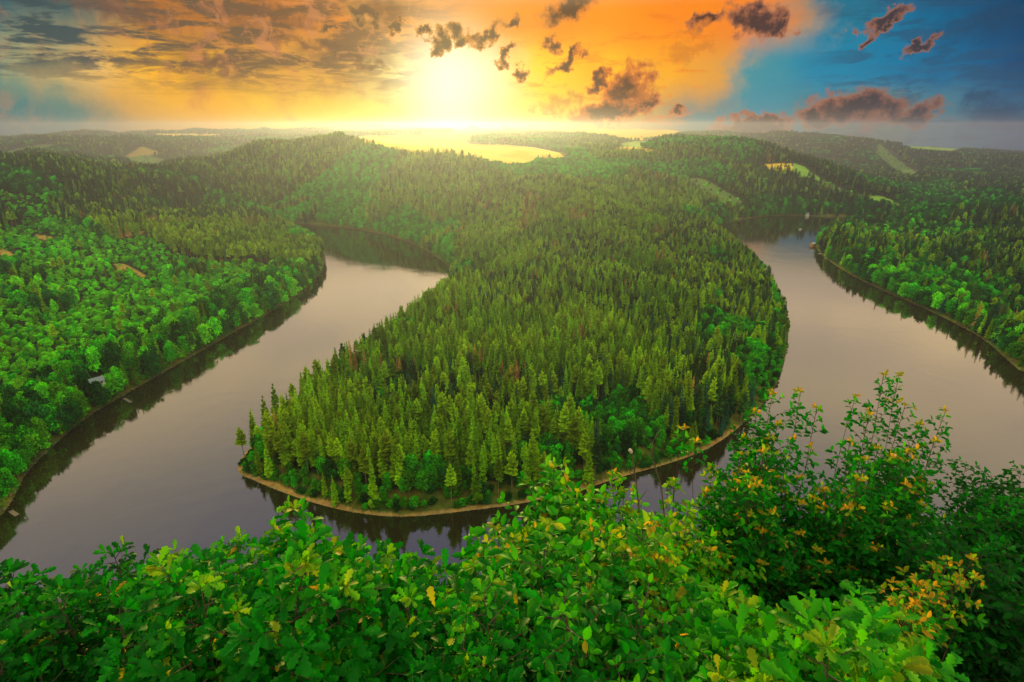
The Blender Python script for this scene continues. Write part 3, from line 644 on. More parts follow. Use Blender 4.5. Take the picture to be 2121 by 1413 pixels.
old = left & ~young; bo = old & (n2 > .55) & (Vv > 380)
kind = np.where(old, np.where(rng.random(len(X)) < .55, pick(4, 7), pick(0, 4)), kind); kind = np.where(bo & (rnd < .7), pick(8, 12), kind)
Hh = np.where(old, (15 + 4 * rng.random(len(X))), Hh)
edge = old & (Vv > 425) & (Vv < 560) & (RD < 760); kind = np.where(edge & (rng.random(len(X)) < .85) & (kind < 8), pick(5, 7), kind); Hh = np.where(edge & (kind < 7), 17 + 4 * rng.random(len(X)), Hh)
# right bank
brr = right & (rng.random(len(X)) < np.clip(.25 + (n2 - .4) * 2.2 + (Vv > 480) * .25, .1, .92))
kind = np.where(right, np.where(rng.random(len(X)) < .7, pick(0, 4), pick(4, 7)), kind); kind = np.where(brr, np.where(yb < .45, pick(8, 11), np.where(yb < .72, pick(11, 13), pick(13, 15))), kind)
Hh = np.where(right, np.where(brr, 7 + 6 * rng.random(len(X)), 11 + 6 * rng.random(len(X))) * np.where(D < 30, 1.3, 1), Hh)
# dead stands
dead = (((vnoise(X, Y, 24, 21) > .83) & (rnd < .4)) & ~young) | PP([(1085, 410), (1110, 408), (1112, 470), (1065, 500)]) & (rnd < .6) | PP([(1170, 440), (1235, 430), (1240, 470), (1170, 468)]) & (rnd < .4) | PP([(1340, 380), (1380, 365), (1400, 370), (1375, 395)]) & (rnd < .5)
kind = np.where(dead & (kind < 8), 7, kind)
Hh = np.where(cv == 3, 4, Hh); kind = np.where(cv == 3, pick(15, 18), kind)
Hh = np.where(cv == 4, 3, Hh)
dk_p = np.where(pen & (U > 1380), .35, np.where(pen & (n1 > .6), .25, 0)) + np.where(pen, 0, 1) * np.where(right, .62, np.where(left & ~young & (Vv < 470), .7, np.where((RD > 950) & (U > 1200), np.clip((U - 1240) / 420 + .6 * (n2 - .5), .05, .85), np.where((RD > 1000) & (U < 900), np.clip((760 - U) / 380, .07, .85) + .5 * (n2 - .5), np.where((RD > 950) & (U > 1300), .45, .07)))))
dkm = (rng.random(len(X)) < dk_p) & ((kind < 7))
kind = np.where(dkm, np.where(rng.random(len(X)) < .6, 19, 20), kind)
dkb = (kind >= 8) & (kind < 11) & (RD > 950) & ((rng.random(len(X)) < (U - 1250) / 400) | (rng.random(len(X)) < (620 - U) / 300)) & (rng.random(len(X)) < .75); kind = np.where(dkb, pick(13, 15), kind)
thin = drop | (left & PP([(188, 790), (216, 780), (224, 812), (200, 824)]))
sel = ~thin
X, Y, Z, D, U, Vv, RD, H_, kind, Hh, pen, left, right, young, SP = [q[sel] for q in (X, Y, Z, D, U, Vv, RD, H_, kind, Hh, pen, left, right, young, SP)]
rot = rng.random(len(X)) * 2 * math.pi
# widen crowns a little where the planting is sparser far away
wid = np.clip(SP / (Hh * .27), .9, 2.1) * (.9 + .25 * rng.random(len(X))); wid = np.where((kind >= 8) & (kind < 18), np.clip(SP / (Hh * .68), .8, 1.7) * (.8 + .4 * rng.random(len(X))), wid)

# ------------------------------------------------------------------ the largest ones one by one
col_objs = [(crown_mesh('crown', cr, mt), tb.mesh('trunk', M_bark)) for nm, cr, tb, mt in kinds]
queue = []
def plant(i, label, cat, group, name): queue.append((i, label, cat, group, name))
ORD = ['leftmost', 'second from left', 'third from left', 'fourth from left', 'fifth from left', 'sixth from left', 'seventh from left', 'eighth from left', 'ninth from left', 'tenth from left', 'eleventh from left', 'twelfth from left'] + [w_ + ' from left' for w_ in ('thirteenth', 'fourteenth', 'fifteenth', 'sixteenth', 'seventeenth', 'eighteenth', 'nineteenth', 'twentieth')]
def plant_all():
    by = {}
    for q in queue: by.setdefault(q[1], []).append(q)
    for lab, L in by.items():
        L.sort(key=lambda q: U[q[0]])
        for k_, (i, label, cat, group, name) in enumerate(L):
            if len(L) > 1: label = (ORD[k_] if k_ < len(ORD) - 1 else 'rightmost' if k_ == len(L) - 1 else 'right-hand') + ' ' + label
            t = empty(name, (X[i], Y[i], Z[i] - .1), rot[i]); t.scale = (Hh[i] * wid[i], Hh[i] * wid[i], Hh[i])
            tag(t, label, cat, group)
            obj('crown', col_objs[kind[i]][0], t); obj('trunk', col_objs[kind[i]][1], t)
top_ok = (Z + Hh * .7 - EYE) / RD > H_ + .0
inframe = (U > 8) & (U < 2113) & (Vv < 1150) & (Vv > 280)
single = np.zeros(len(X), bool)
size = Hh * (1 + 0 * RD) / RD
def largest(mask, n_):
    c = np.where(mask & top_ok & inframe)[0]; c = c[np.argsort(-size[c])][:n_]; single[c] = True; return c
# bottoms hidden by the bushes in front
hidden = (Vv > np.interp(U, [0, 250, 500, 620, 900, 1100, 1200, 1500, 1620, 1900, 2121], [1200, 1180, 1100, 1060, 1160, 1060, 1000, 960, 820, 860, 960]) + 40)
zone = lambda i: 'left bank' if left[i] else 'right bank' if right[i] else 'wooded peninsula' if pen[i] else 'far shore'
def place(i):
    u = U[i]
    if pen[i]:
        c = ['far left tip', 'left end', 'left front', 'front left of centre', 'front centre', 'front right of centre', 'right front', 'right end', 'right side', 'far right side'][int(np.searchsorted([560, 640, 740, 860, 980, 1100, 1220, 1360, 1500], u))] + ' of peninsula'
    else:
        c = ['%s by corner', '%s below clearings', '%s near cottage' if left[i] else '%s by edge', '%s up river', '%s by far bend'][int(np.searchsorted([80, 180, 330, 520], u if left[i] else 2121 - u))] % zone(i)
    r_ = 'front row' if D[i] < 12 else 'second row' if D[i] < 24 else 'third row' if D[i] < 36 else 'fourth row' if D[i] < 50 else 'further in'
    return r_, c
def high(i, a, b):
    h = Hh[i]; return 'low ' if h < a * .8 else 'short ' if h < a else 'very tall ' if h > b * 1.12 else 'tall ' if h > b else ''
for i in largest(((kind < 7) | (kind > 18)) & ~hidden, 300):
    w = 'spruce' if kind[i] < 4 or kind[i] == 19 else 'pine'; r_, c = place(i)
    wd = ('dense dark spruce', 'bare-stemmed pine')[w == 'pine']
    plant(i, '%s%s, %s, %s' % (high(i, 18, 22), wd, r_, c), w + ' tree', '%ss on the %s' % (w, zone(i)), w + '_tree')
for i in largest((kind == 7), 24):
    r_, c = place(i)
    plant(i, '%sbrown dead spruce, %s, %s' % (high(i, 15, 19), r_, c), 'dead spruce', 'dead spruces on the %s' % zone(i), 'dead_spruce_tree')
for i in largest((kind > 7) & (kind < 15) & ~hidden, 220):
    w = {0: 'green rounded', 1: 'bright green', 2: 'dark spreading'}[0 if kind[i] < 11 else 1 if kind[i] < 13 else 2]; r_, c = place(i)
    plant(i, '%s%s leafy tree, %s, %s' % (high(i, 8, 13), w, r_, c), 'broadleaf tree', 'broadleaf trees on the %s' % zone(i), 'broadleaf_tree')
for i in largest((kind > 14) & (kind < 18) & (D < 30) & ~hidden, 110):
    r_, c = place(i); w = 'dark green' if kind[i] == 16 else 'light green' if kind[i] == 17 else 'mid green'
    plant(i, '%s%s bush, %s, %s' % (high(i, 5, 8), w, r_, c), 'bush', 'shore bushes of the %s' % zone(i), 'shore_bush')

plant_all()
# ------------------------------------------------------------------ the rest of the woods, as masses
def forest(name, label, cat, mask):
    ii = np.where(mask & ~single)[0]
    me = bpy.data.meshes.new(name); me.vertices.add(len(ii)); me.vertices.foreach_set('co', np.stack([X[ii], Y[ii], Z[ii] - .15], 1).astype(np.float32).ravel())
    for nm, arr, typ in (('kind', kind[ii], 'INT'), ('turn', rot[ii], 'FLOAT')):
        a = me.attributes.new(nm, typ, 'POINT'); a.data.foreach_set('value', arr.astype(np.int32 if typ == 'INT' else np.float32))
    a = me.attributes.new('size', 'FLOAT_VECTOR', 'POINT'); a.data.foreach_set('vector', np.stack([Hh[ii] * wid[ii], Hh[ii] * wid[ii], Hh[ii]], 1).astype(np.float32).ravel())
    me.update(); o = obj(name, me); tag(o, label, cat, kind='stuff')
    ng = bpy.data.node_groups.new(name, 'GeometryNodeTree')
    ng.interface.new_socket('Geometry', in_out='INPUT', socket_type='NodeSocketGeometry'); ng.interface.new_socket('Geometry', in_out='OUTPUT', socket_type='NodeSocketGeometry')
    L = ng.links.new; gi = ng.nodes.new('NodeGroupInput'); go = ng.nodes.new('NodeGroupOutput')
    iop = ng.nodes.new('GeometryNodeInstanceOnPoints'); ci = ng.nodes.new('GeometryNodeCollectionInfo')
    ci.inputs['Collection'].default_value = src; ci.inputs['Separate Children'].default_value = True; ci.inputs['Reset Children'].default_value = True
    def na(nm, t):
        q = ng.nodes.new('GeometryNodeInputNamedAttribute'); q.data_type = t; q.inputs['Name'].default_value = nm; return q.outputs['Attribute']
    cx = ng.nodes.new('ShaderNodeCombineXYZ'); L(na('turn', 'FLOAT'), cx.inputs[2])
    er = ng.nodes.new('FunctionNodeEulerToRotation'); L(cx.outputs[0], er.inputs[0])
    L(gi.outputs[0], iop.inputs['Points']); L(ci.outputs[0], iop.inputs['Instance']); iop.inputs['Pick Instance'].default_value = True
    L(na('kind', 'INT'), iop.inputs['Instance Index']); L(er.outputs[0], iop.inputs['Rotation']); L(na('size', 'FLOAT_VECTOR'), iop.inputs['Scale'])
    L(iop.outputs[0], go.inputs[0])
    md = o.modifiers.new('trees', 'NODES'); md.node_group = ng
    print(name, len(ii))
far = RD > 1000
forest('peninsula_forest', 'green conifer forest covering the slopes of the wooded peninsula', 'forest', pen & ~far)
forest('thicket', 'bright green young thicket covering the lower slope of the left bank', 'thicket', young & ~far)
forest('pine_forest', 'dark pine wood above the cut edge on the left bank', 'forest', left & ~young & ~far)
forest('mixed_forest', 'mixed green wood covering the hill on the right bank', 'forest', right & ~far)
forest('shore_forest', 'woods on the slopes behind the two arms of the lake', 'forest', ~pen & ~left & ~right & ~far)
forest('distant_forest', 'far woods on hills and plateau fading into the haze', 'forest', far)
#HAZE
hz = MB(); hz.box(-5000, 5000, -5000, 5000, float(GZ.min()) - 1, 176)
hm, k = new_mat('haze')
pv = k.node('ShaderNodeVolumePrincipled'); pv.inputs['Density'].default_value = 1.9e-4; pv.inputs['Color'].default_value = (.33, .37, .72, 1); pv.inputs['Anisotropy'].default_value = .78
o = k.node('ShaderNodeOutputMaterial'); k.put(o.inputs['Volume'], pv.outputs[0])
tag(obj('haze', hz.mesh('haze', hm)), kind='stuff', label='thin warm haze over the far hills', cat='haze')
# ------------------------------------------------------------------ things by the water
M_white = paint('white_paint', (.50, .49, .46, 1)); M_roof = paint('grey_roof', (.16, .19, .22, 1)); M_wood = paint('grey_wood', (.16, .13, .10, 1), .8, .5)
M_drift = paint('driftwood', (.42, .34, .25, 1), .9, .4); M_stone = paint('stone', (.26, .23, .19, 1), .9, .5, .4)
M_dark = paint('dark_glass', (.02, .025, .03, 1), .2, 0); M_red = paint('red_paint', (.55, .04, .03, 1)); M_orange = paint('orange_wood', (.50, .24, .08, 1)); M_blue = paint('blue_paint', (.10, .14, .30, 1))
def gz(x, y): return float(ground(np.array([x]), np.array([y]))[0])
def cottage(name, label, u, v, z0, w, dpt, h, rz, wall, roofm, group=None):
    q = at_z(u, v, z0); t = empty(name, (q[0], q[1], q[2]), rz); tag(t, label, name.replace('_', ' '), group)
    b = MB(); b.box(-w / 2, w / 2, -dpt / 2, dpt / 2, -1.5, h)
    b.add([(-w / 2, -dpt / 2, h), (-w / 2, dpt / 2, h), (-w / 2, 0, h + dpt * .38), (w / 2, -dpt / 2, h), (w / 2, dpt / 2, h), (w / 2, 0, h + dpt * .38)], [], [(0, 2, 1), (3, 4, 5)])
    obj('wall', b.mesh('wall', wall), t)
    b = MB()
    for s_ in (-1, 1):
        y1, z1 = s_ * (dpt / 2 + .35), h - .22; e = .16
        v_ = [(-w / 2 - .4, 0, h + dpt * .38 + .03), (w / 2 + .4, 0, h + dpt * .38 + .03), (w / 2 + .4, y1, z1), (-w / 2 - .4, y1, z1)]
        b.add(v_ + [(x, y, zz + e) for x, y, zz in v_], [(0, 1, 2, 3), (4, 7, 6, 5), (0, 4, 5, 1), (1, 5, 6, 2), (2, 6, 7, 3), (3, 7, 4, 0)])
    obj('roof', b.mesh('roof', roofm), t)
    for x in (-w * .3, w * .3):
        b = MB(); b.box(x - .5, x + .5, -dpt / 2 - .05, -dpt / 2 + .02, h * .4, h * .8); obj('window', b.mesh('window', M_dark), t)
    b = MB(); b.box(-.45, .45, -dpt / 2 - .06, -dpt / 2 + .02, 0, h * .78); obj('door', b.mesh('door', M_wood), t)
    return t
q = at_z(205, 792, 5.0)
cottage('cottage', 'small white cottage with a grey pitched roof among trees on the left bank', 202, 796, max(gz(q[0], q[1]) + .9, 2), 6.5, 4.6, 2.4, R(48), M_white, M_roof)
def jetty(name, label, u, v, L, rz, w=1.6):
    q = at_z(u, v, .5); t = empty(name, tuple(q), rz); tag(t, label, 'jetty')
    b = MB()
    for i in range(int(L / .25)): b.box(i * .25, i * .25 + .22, -w / 2, w / 2, -.06, 0)
    obj('deck', b.mesh('deck', M_wood), t)
    for x in (.3, L - .4):
        for y in (-w / 2 + .1, w / 2 - .1):
            b = MB(); b.tube([(x, y, -2), (x, y, .5)], .09); obj('pile', b.mesh('pile', M_wood), t)
jetty('jetty', 'short grey wooden jetty reaching off the left bank below the cottage', 257, 825, 9, R(-35))
jetty('landing_stage', 'grey wooden landing stage on the left bank near the picture corner', 22, 1058, 6, R(-30))
# no-mooring board at the left end of the peninsula
q = at_z(617, 1018, 1.2); q[2] = gz(q[0], q[1])
t = empty('warning_sign', tuple(q), R(-8)); tag(t, 'white board with red frame and slash on a post by the sandy shore', 'sign')
b = MB(); b.tube([(0, .05, -.4), (0, .05, 2.2)], .05); obj('post', b.mesh('post', M_wood), t)
b = MB(); b.box(-.72, .72, -.03, .03, 1.5, 3.1); pn_ = obj('board', b.mesh('board', M_white), t)
b = MB()
for x0, x1, z0, z1 in ((-.72, .72, 1.5, 1.64), (-.72, .72, 2.96, 3.1), (-.72, -.58, 1.64, 2.96), (.58, .72, 1.64, 2.96)): b.box(x0, x1, -.045, -.032, z0, z1)
b.add([(-.5, -.04, 1.7), (-.36, -.04, 1.66), (.5, -.04, 2.9), (.36, -.04, 2.94)], [(0, 1, 2, 3)]); obj('red_frame', b.mesh('red_frame', M_red), pn_)
def boat(name, label, u, v, L, rz, m_, cabin=False, group=None):
    q = at_z(u, v, 0); t = empty(name, (q[0], q[1], 0), rz); tag(t, label, 'boat', group)
    b = MB(); V_ = []; st = [(-.5, .3, .42), (-.3, .38, .4), (0, .4, .4), (.25, .3, .45), (.42, .13, .52), (.5, .01, .58)]
    for f, w_, h_ in st: V_ += [(f * L, -w_ * L * .45, h_ * 1.2), (f * L, -w_ * L * .3, -.15), (f * L, w_ * L * .3, -.15), (f * L, w_ * L * .45, h_ * 1.2)]
    Q_ = [(i * 4 + j, i * 4 + j + 1, i * 4 + j + 5, i * 4 + j + 4) for i in range(5) for j in range(3)] + [(0, 3, 2, 1)]
    b.add(V_, Q_); obj('hull', b.mesh('hull', m_), t)
    b = MB()
    for f in (-.25, .05): b.box(f * L - .15, f * L + .15, -.16 * L, .16 * L, .2, .27)
    obj('bench', b.mesh('bench', M_wood), t)
    if cabin:
        b = MB(); b.box(-.35 * L, .15 * L, -.14 * L, .14 * L, .3, 2.1); c_ = obj('cabin', b.mesh('cabin', M_white), t)
        b = MB(); b.box(-.38 * L, .18 * L, -.17 * L, .17 * L, 2.1, 2.25); obj('cabin_roof', b.mesh('cabin_roof', M_roof), c_)
boat('boat', 'small white boat alone in the middle of the dark far arm', 1658, 476, 6, R(10), M_white, True)
boat('rowing_boat', 'blue rowing boat tied up below the boathouse at the tip of the right bank', 1687, 521, 5, R(60), M_blue)
boat('rowing_boat', 'white rowing boat moored furthest down the right bank', 1712, 536, 5, R(-40), M_white)
boat('rowing_boat', 'white rowing boat moored between the boathouse and the furthest boat', 1698, 526, 4.5, R(-40), M_white)
cottage('boathouse', 'orange wooden boathouse with a white roof at the tip of the right bank', 1683, 509, .8, 5, 5, 2.6, R(20), M_orange, M_white)
cottage('boathouse', 'tiny grey boathouse on the distant shore across the far arm', 1671, 446, 1.4, 6, 5, 2.4, R(0), M_white, M_roof)
q = at_z(1876, 612, 0)

# driftwood and stones on the sandy shore
for (u, v, L, a, lab) in ((642, 1037, 3.2, .5, 'pale driftwood branch lying on the sand by the warning sign'), (735, 1058, 2.4, 1.1, 'short pale driftwood log on the sandy point right of the sign'), (1452, 934, 3.4, .9, 'grey driftwood log on the right end of the sandy shore')):
    q = at_z(u, v, .5); q[2] = gz(q[0], q[1]) + .1; t = empty('driftwood', tuple(q), a); tag(t, lab, 'driftwood')
    b = MB(); b.tube([(-L / 2, 0, 0), (-L / 5, .12, .05), (L / 4, -.06, .1), (L / 2, .1, .05)], [.13, .11, .08, .04], 7); obj('log', b.mesh('log', M_drift), t)
    b = MB(); b.tube([(0, .05, .05), (.3, .6, .35), (.5, .9, .4)], [.05, .035, .01], 5); b.tube([(L / 4, 0, .1), (L / 3, -.5, .5)], [.04, .01], 5); obj('branch', b.mesh('branch', M_drift), t)
g = np.random.default_rng(3); tp_ = np.array(pen_tip); V = []; Q = []
for i in range(1500):
    j = g.integers(0, len(river_s)); a = river_s[j]; c = river_s[(j + 1) % len(river_s)]
    if not (a[1] > 150 and a[1] < 700): continue
    for _ in range(5):
        p_ = a + (c - a) * g.random() + g.normal(size=2) * .9; z = gz(p_[0], p_[1]); s_ = .12 + .28 * g.random() ** 2
        if z < -.25: continue
        k_ = len(V); an = g.random() * 6.28
        for m in range(5): V.append((p_[0] + math.cos(an + m * 1.257) * s_ * (.7 + .5 * g.random()), p_[1] + math.sin(an + m * 1.257) * s_ * (.7 + .5 * g.random()), z - .05))
        V.append((p_[0], p_[1], z + s_ * .6)); Q += [(k_ + m, k_ + (m + 1) % 5, k_ + 5) for m in range(5)]
tag(obj('shore_stones', mesh_np('shore_stones', V, None, M_stone, tris=Q)), 'scattered grey stones along the waterline', 'stones', kind='stuff')

# ------------------------------------------------------------------ bushes in front of the view point
def leaf_mat(name, stops, trans=.4):
    m_, k = new_mat(name)
    at = k.node('ShaderNodeAttribute'); at.attribute_name = 'tint'; a2 = k.node('ShaderNodeAttribute'); a2.attribute_name = 'tone'
    col = k.ramp(at.outputs['Fac'], stops)
    pos = k.node('ShaderNodeNewGeometry').outputs['Position']
    col = k.mix(k.rng(k.noise(pos, 60, 3), .55, .8, 0, .35), col, (.10, .16, .02, 1))
    hs = k.node('ShaderNodeHueSaturation'); k.put(hs.inputs['Color'], col); k.put(hs.inputs['Value'], a2.outputs['Fac'])
    p = k.node('ShaderNodeBsdfPrincipled'); k.put(p.inputs['Base Color'], hs.outputs[0]); k.put(p.inputs['Roughness'], .5); k.put(p.inputs['Specular IOR Level'], .12)
    t = k.node('ShaderNodeBsdfTranslucent'); k.put(t.inputs[0], k.mix(1.0, hs.outputs[0], (1.5, 1.25, .5, 1), 'MULTIPLY'))
    mx = k.node('ShaderNodeMixShader'); mx.inputs[0].default_value = .5; k.put(mx.inputs[1], p.outputs[0]); k.put(mx.inputs[2], t.outputs[0])
    finish(k, mx.outputs[0]); return m_
ST = [(0, (.001, .05, .003, 1)), (.45, (.003, .17, .003, 1)), (.7, (.05, .32, .003, 1)), (.85, (.19, .30, .006, 1)), (1, (.42, .24, .012, 1))]
M_oak = leaf_mat('oak_leaves', ST); M_horn = leaf_mat('hornbeam_leaves', ST)
def half(shape): return shape
OAK = [(0, 0), (.10, .035), (.22, .10), (.30, .065), (.42, .17), (.50, .10), (.64, .24), (.72, .15), (.85, .20), (.93, .11), (1, .0)]
ELL = [(0, 0), (.12, .10), (.32, .22), (.55, .25), (.78, .17), (1, 0)]
def leaves_mesh(name, Pp, Dd, Nn, S, tint, tone, shape, mat, fold=.35, curl=.25):
    Pp, Dd, Nn, S = np.array(Pp), np.array(Dd), np.array(Nn), np.array(S)
    Dd /= np.linalg.norm(Dd, axis=1)[:, None] + 1e-9; Wd = np.cross(Nn, Dd); Wd /= np.linalg.norm(Wd, axis=1)[:, None] + 1e-9; Nn = np.cross(Dd, Wd)
    m = len(shape); nl_ = len(Pp); cl = curl * (.4 + 1.2 * rng.random(nl_)); fo = fold * (.3 + 1.2 * rng.random(nl_)); tw = (rng.random(nl_) - .5) * .5
    V = np.zeros((nl_, 3 * m, 3))
    for j, (s_, w) in enumerate(shape):
        base_ = Pp + Dd * (s_ * S)[:, None] - Nn * (cl * s_ * s_ * S)[:, None]
        V[:, j] = base_
        for q, sg in ((1, 1), (2, -1)):
            wj = w * (1 + .0 * s_)
            V[:, q * m + j] = base_ + Wd * (sg * wj * S)[:, None] + Nn * ((fo * wj + sg * tw * s_ * wj) * S)[:, None] + Dd * (wj * .25 * S)[:, None]
    f = []
    for j in range(m - 1):
        f.append((j, j + 1, m + j + 1, m + j)); f.append((j + 1, j, 2 * m + j, 2 * m + j + 1))
    f = np.array(f); Qa = (f[None] + (np.arange(nl_) * 3 * m)[:, None, None]).reshape(-1, 4)
    return mesh_np(name, V.reshape(-1, 3), Qa, mat, {'tint': ('FACE', 'FLOAT', np.repeat(np.clip(tint, 0, 1), len(f))), 'tone': ('FACE', 'FLOAT', np.repeat(tone, len(f)))}, smooth=True)
def unit(v): return v / (np.linalg.norm(v) + 1e-9)
def shrub(name, label, cat, tips, fill, spec, root=None, group=None):
    """tips: (u, v, t) of the leading shoots; fill: (outline in photo px, count, t0, t1)"""
    g = np.random.default_rng(abs(hash(label)) % 1000 if False else sum(map(ord, label)))
    ends = [(np.array(at_t(u, v + spec.get('low', 10), t)), 1.0, w) for (u, v, t, w) in tips]
    us = [p[0] for p in tips]; ts = [p[2] for p in tips]
    if fill:
        poly, cnt, t0, t1 = fill; Pn = np.array(poly, float); k_ = 0
        while k_ < cnt:
            u = Pn[:, 0].min() + g.random() * np.ptp(Pn[:, 0]); v = Pn[:, 1].min() + g.random() * np.ptp(Pn[:, 1])
            if inside(Pn, np.array([u]), np.array([v]))[0]:
                ends.append((np.array(at_t(u, v, t0 + g.random() * (t1 - t0))), .8, 1.0)); k_ += 1
    if root is None:
        c = np.mean([e[0] for e in ends], 0); root = np.array([c[0] * .96, c[1] * .97])
    rz = float(near_slope(np.array([root[0]]), np.array([root[1]]))[0]) - .1
    R0 = np.array([root[0], root[1], rz])
    t_ob = empty(name, tuple(R0)); tag(t_ob, label, cat, group)
    wood = MB(); LP, LD, LN, LS, LT, LO = [], [], [], [], [], []
    up = np.array([0, 0, 1.0])
    for tip, vig, w in ends:
        tip = tip - R0
        ctrl = np.array([tip[0] * .75 + (g.random() - .5) * .25, tip[1] * .75 + (g.random() - .5) * .25, tip[2] * .45])
        full = max(.3, np.linalg.norm(tip)); ns_ = 14
        path = [(1 - q) ** 2 * np.zeros(3) + 2 * q * (1 - q) * ctrl + q * q * tip for q in np.linspace(0, 1, ns_)]
        wob = [p_ + (g.random(3) - .5) * .02 * math.sin(math.pi * i / (ns_ - 1)) * full for i, p_ in enumerate(path)]
        wood.tube(wob, [max(.0022, spec['stem'] * (1 - i / (ns_ - 1)) ** .8) for i in range(ns_)], 5)
        # leafy part, from the tip down
        leafy = min(spec['leafy'] * (.7 + .6 * g.random()) * w, full * .9); s_ = 0.0
        seg = np.array(wob); cum = np.concatenate([[0], np.cumsum(np.linalg.norm(np.diff(seg, axis=0), axis=1))]); tot = cum[-1]
        def along(d_):
            x = max(0, tot - d_); i = min(np.searchsorted(cum, x, side='right') - 1, ns_ - 2); f = (x - cum[i]) / (cum[i + 1] - cum[i] + 1e-9)
            return seg[i] * (1 - f) + seg[i + 1] * f, unit(seg[i + 1] - seg[i])
        az_ = g.random() * 6.28
        def leaf(p_, d_, age):
            nrm = unit(up * .9 + (g.random(3) - .5) * 1.0 + np.array([0, -.35, 0]))
            LP.append(p_); LD.append(d_); LN.append(nrm); LS.append(spec['leaf'] * (.62 + .6 * g.random()) * (1 if age > .12 else .75))
            ti = spec['base'] + spec['fresh'] * math.exp(-age / spec['fall']) + (g.random() - .5) * spec['var']
            if g.random() < spec['odd']: ti = .75 + .25 * g.random()
            LT.append(ti); LO.append(.75 + .5 * g.random())
        while s_ < leafy:
            p0, ax = along(s_); az_ += 2.4 + (g.random() - .5) * .8
            side = unit(np.cross(ax, up + (g.random(3) - .5) * .2)); oth = np.cross(ax, side)
            o_ = side * math.cos(az_) + oth * math.sin(az_)
            L = spec['twig'] * (.25 + min(1, s_ / (spec['leafy'] * .45))) * (.6 + .8 * g.random()) * (1 if w >= 1 else .5)
            d_ = unit(o_ + ax * .55 + up * .25); p1 = p0 + d_ * L + up * .12 * L * (1 if g.random() < .5 else -1)
            if L > .04: wood.tube([p0, (p0 + p1) / 2 + (g.random(3) - .5) * .1 * L, p1], [spec['stem'] * .22 + .0008, spec['stem'] * .15 + .0006, .0008], 3)
            nlf = max(1, int(L / spec['gap']))
            for q in range(nlf):
                f = (q + .5) / nlf; sd = unit(np.cross(d_, up)) * (1 if q % 2 else -1)
                leaf(p0 * (1 - f) + p1 * f, unit(d_ * .6 + sd * .9 + (g.random(3) - .5) * .5 - up * .1), s_ + (1 - f) * .12)
            for q in range(spec['ros']):
                a = q * 6.283 / spec['ros'] + g.random(); sd = unit(np.cross(d_, up)); o2 = np.cross(d_, sd)
                leaf(p1, unit(d_ * (.45 + .4 * g.random()) + sd * math.cos(a) + o2 * math.sin(a) * .8 + up * .15), s_)
            s_ += spec['step'] * (.7 + .6 * g.random())
        for q in range(spec['ros'] + 2):
            a = q * 6.283 / (spec['ros'] + 2); leaf(wob[-1], unit(np.array([math.cos(a), math.sin(a), .5 + .7 * g.random()])), 0)
    obj('branches', wood.mesh('branches', M_bark2), t_ob)
    obj('leaves', leaves_mesh('leaves', LP, LD, LN, LS, np.array(LT), np.array(LO), spec['shape'], spec['mat'], spec.get('fold', .35), spec.get('curl', .25)), t_ob)
    print(name, len(LP))
oak = dict(stem=.011, leafy=.55, twig=.16, step=.036, gap=.052, ros=5, leaf=.070, base=.30, fresh=.42, fall=.06, var=.22, odd=.015, shape=OAK, mat=M_oak, low=26)
oakD = dict(oak, base=.12, fresh=.35, var=.2)
oakL = dict(oak, base=.50, fresh=.28, var=.2, leaf=.085)
horn = dict(stem=.012, leafy=.9, twig=.26, step=.045, gap=.032, ros=3, leaf=.066, base=.42, fresh=.30, fall=.15, var=.3, odd=.012, shape=ELL, mat=M_horn, curl=.35)
hornD = dict(horn, base=.30, fresh=.66, fall=.10, var=.26, odd=.008, step=.042, twig=.19, leaf=.058)
hornY = dict(horn, base=.50, fresh=.35, fall=.25, odd=.03, var=.36)
dark = dict(horn, base=.08, fresh=.30, leaf=.075, var=.2, odd=0.0)
def tp(*L): return [(q[0], q[1], q[2], q[3] if len(q) > 3 else 1.0) for q in L]
grp = 'oak bushes in the left foreground'
shrub('oak_bush', 'dark oak bush in the bottom left corner', 'oak bush', tp((15, 1165, 2.6), (60, 1180, 2.5), (105, 1205, 2.7), (150, 1225, 2.6), (-40, 1160, 2.6)), ([(-80, 1210), (170, 1240), (200, 1460), (-80, 1460)], 26, 1.9, 2.7), oakD, group=grp)
shrub('oak_bush', 'dark pointed oak bush second from the left', 'oak bush', tp((235, 1122, 3.1), (185, 1160, 3.1), (262, 1165, 3.2), (215, 1185, 3.0), (280, 1200, 3.0)), ([(170, 1210), (300, 1210), (320, 1460), (150, 1460)], 20, 2.1, 3.0), oakD, group=grp)
shrub('oak_bush', 'broad mid green oak bush left of the tallest leafy tip', 'oak bush', tp((330, 1150, 2.8), (375, 1130, 2.8), (420, 1160, 2.7), (455, 1128, 2.6), (492, 1098, 2.6), (515, 1140, 2.6)), ([(300, 1190), (520, 1180), (560, 1460), (280, 1460)], 34, 1.8, 2.7), oak, group=grp)
shrub('oak_bush', 'bright oak bush whose single tip rises highest before the sandy shore', 'oak bush', tp((612, 1030, 2.2, .8), (580, 1075, 2.25, .7), (650, 1085, 2.25, .7), (560, 1120, 2.3), (668, 1125, 2.3), (615, 1110, 2.2)), ([(540, 1150), (690, 1150), (730, 1460), (540, 1460)], 28, 1.7, 2.4), dict(oak, base=.36), group=grp)
shrub('oak_bush', 'yellow-tipped oak bush just right of the tallest tip', 'oak bush', tp((690, 1125, 2.4), (745, 1120, 2.5), (798, 1128, 2.5), (770, 1160, 2.4), (720, 1150, 2.4)), ([(690, 1170), (830, 1175), (880, 1460), (690, 1460)], 26, 1.8, 2.6), oak, group=grp)
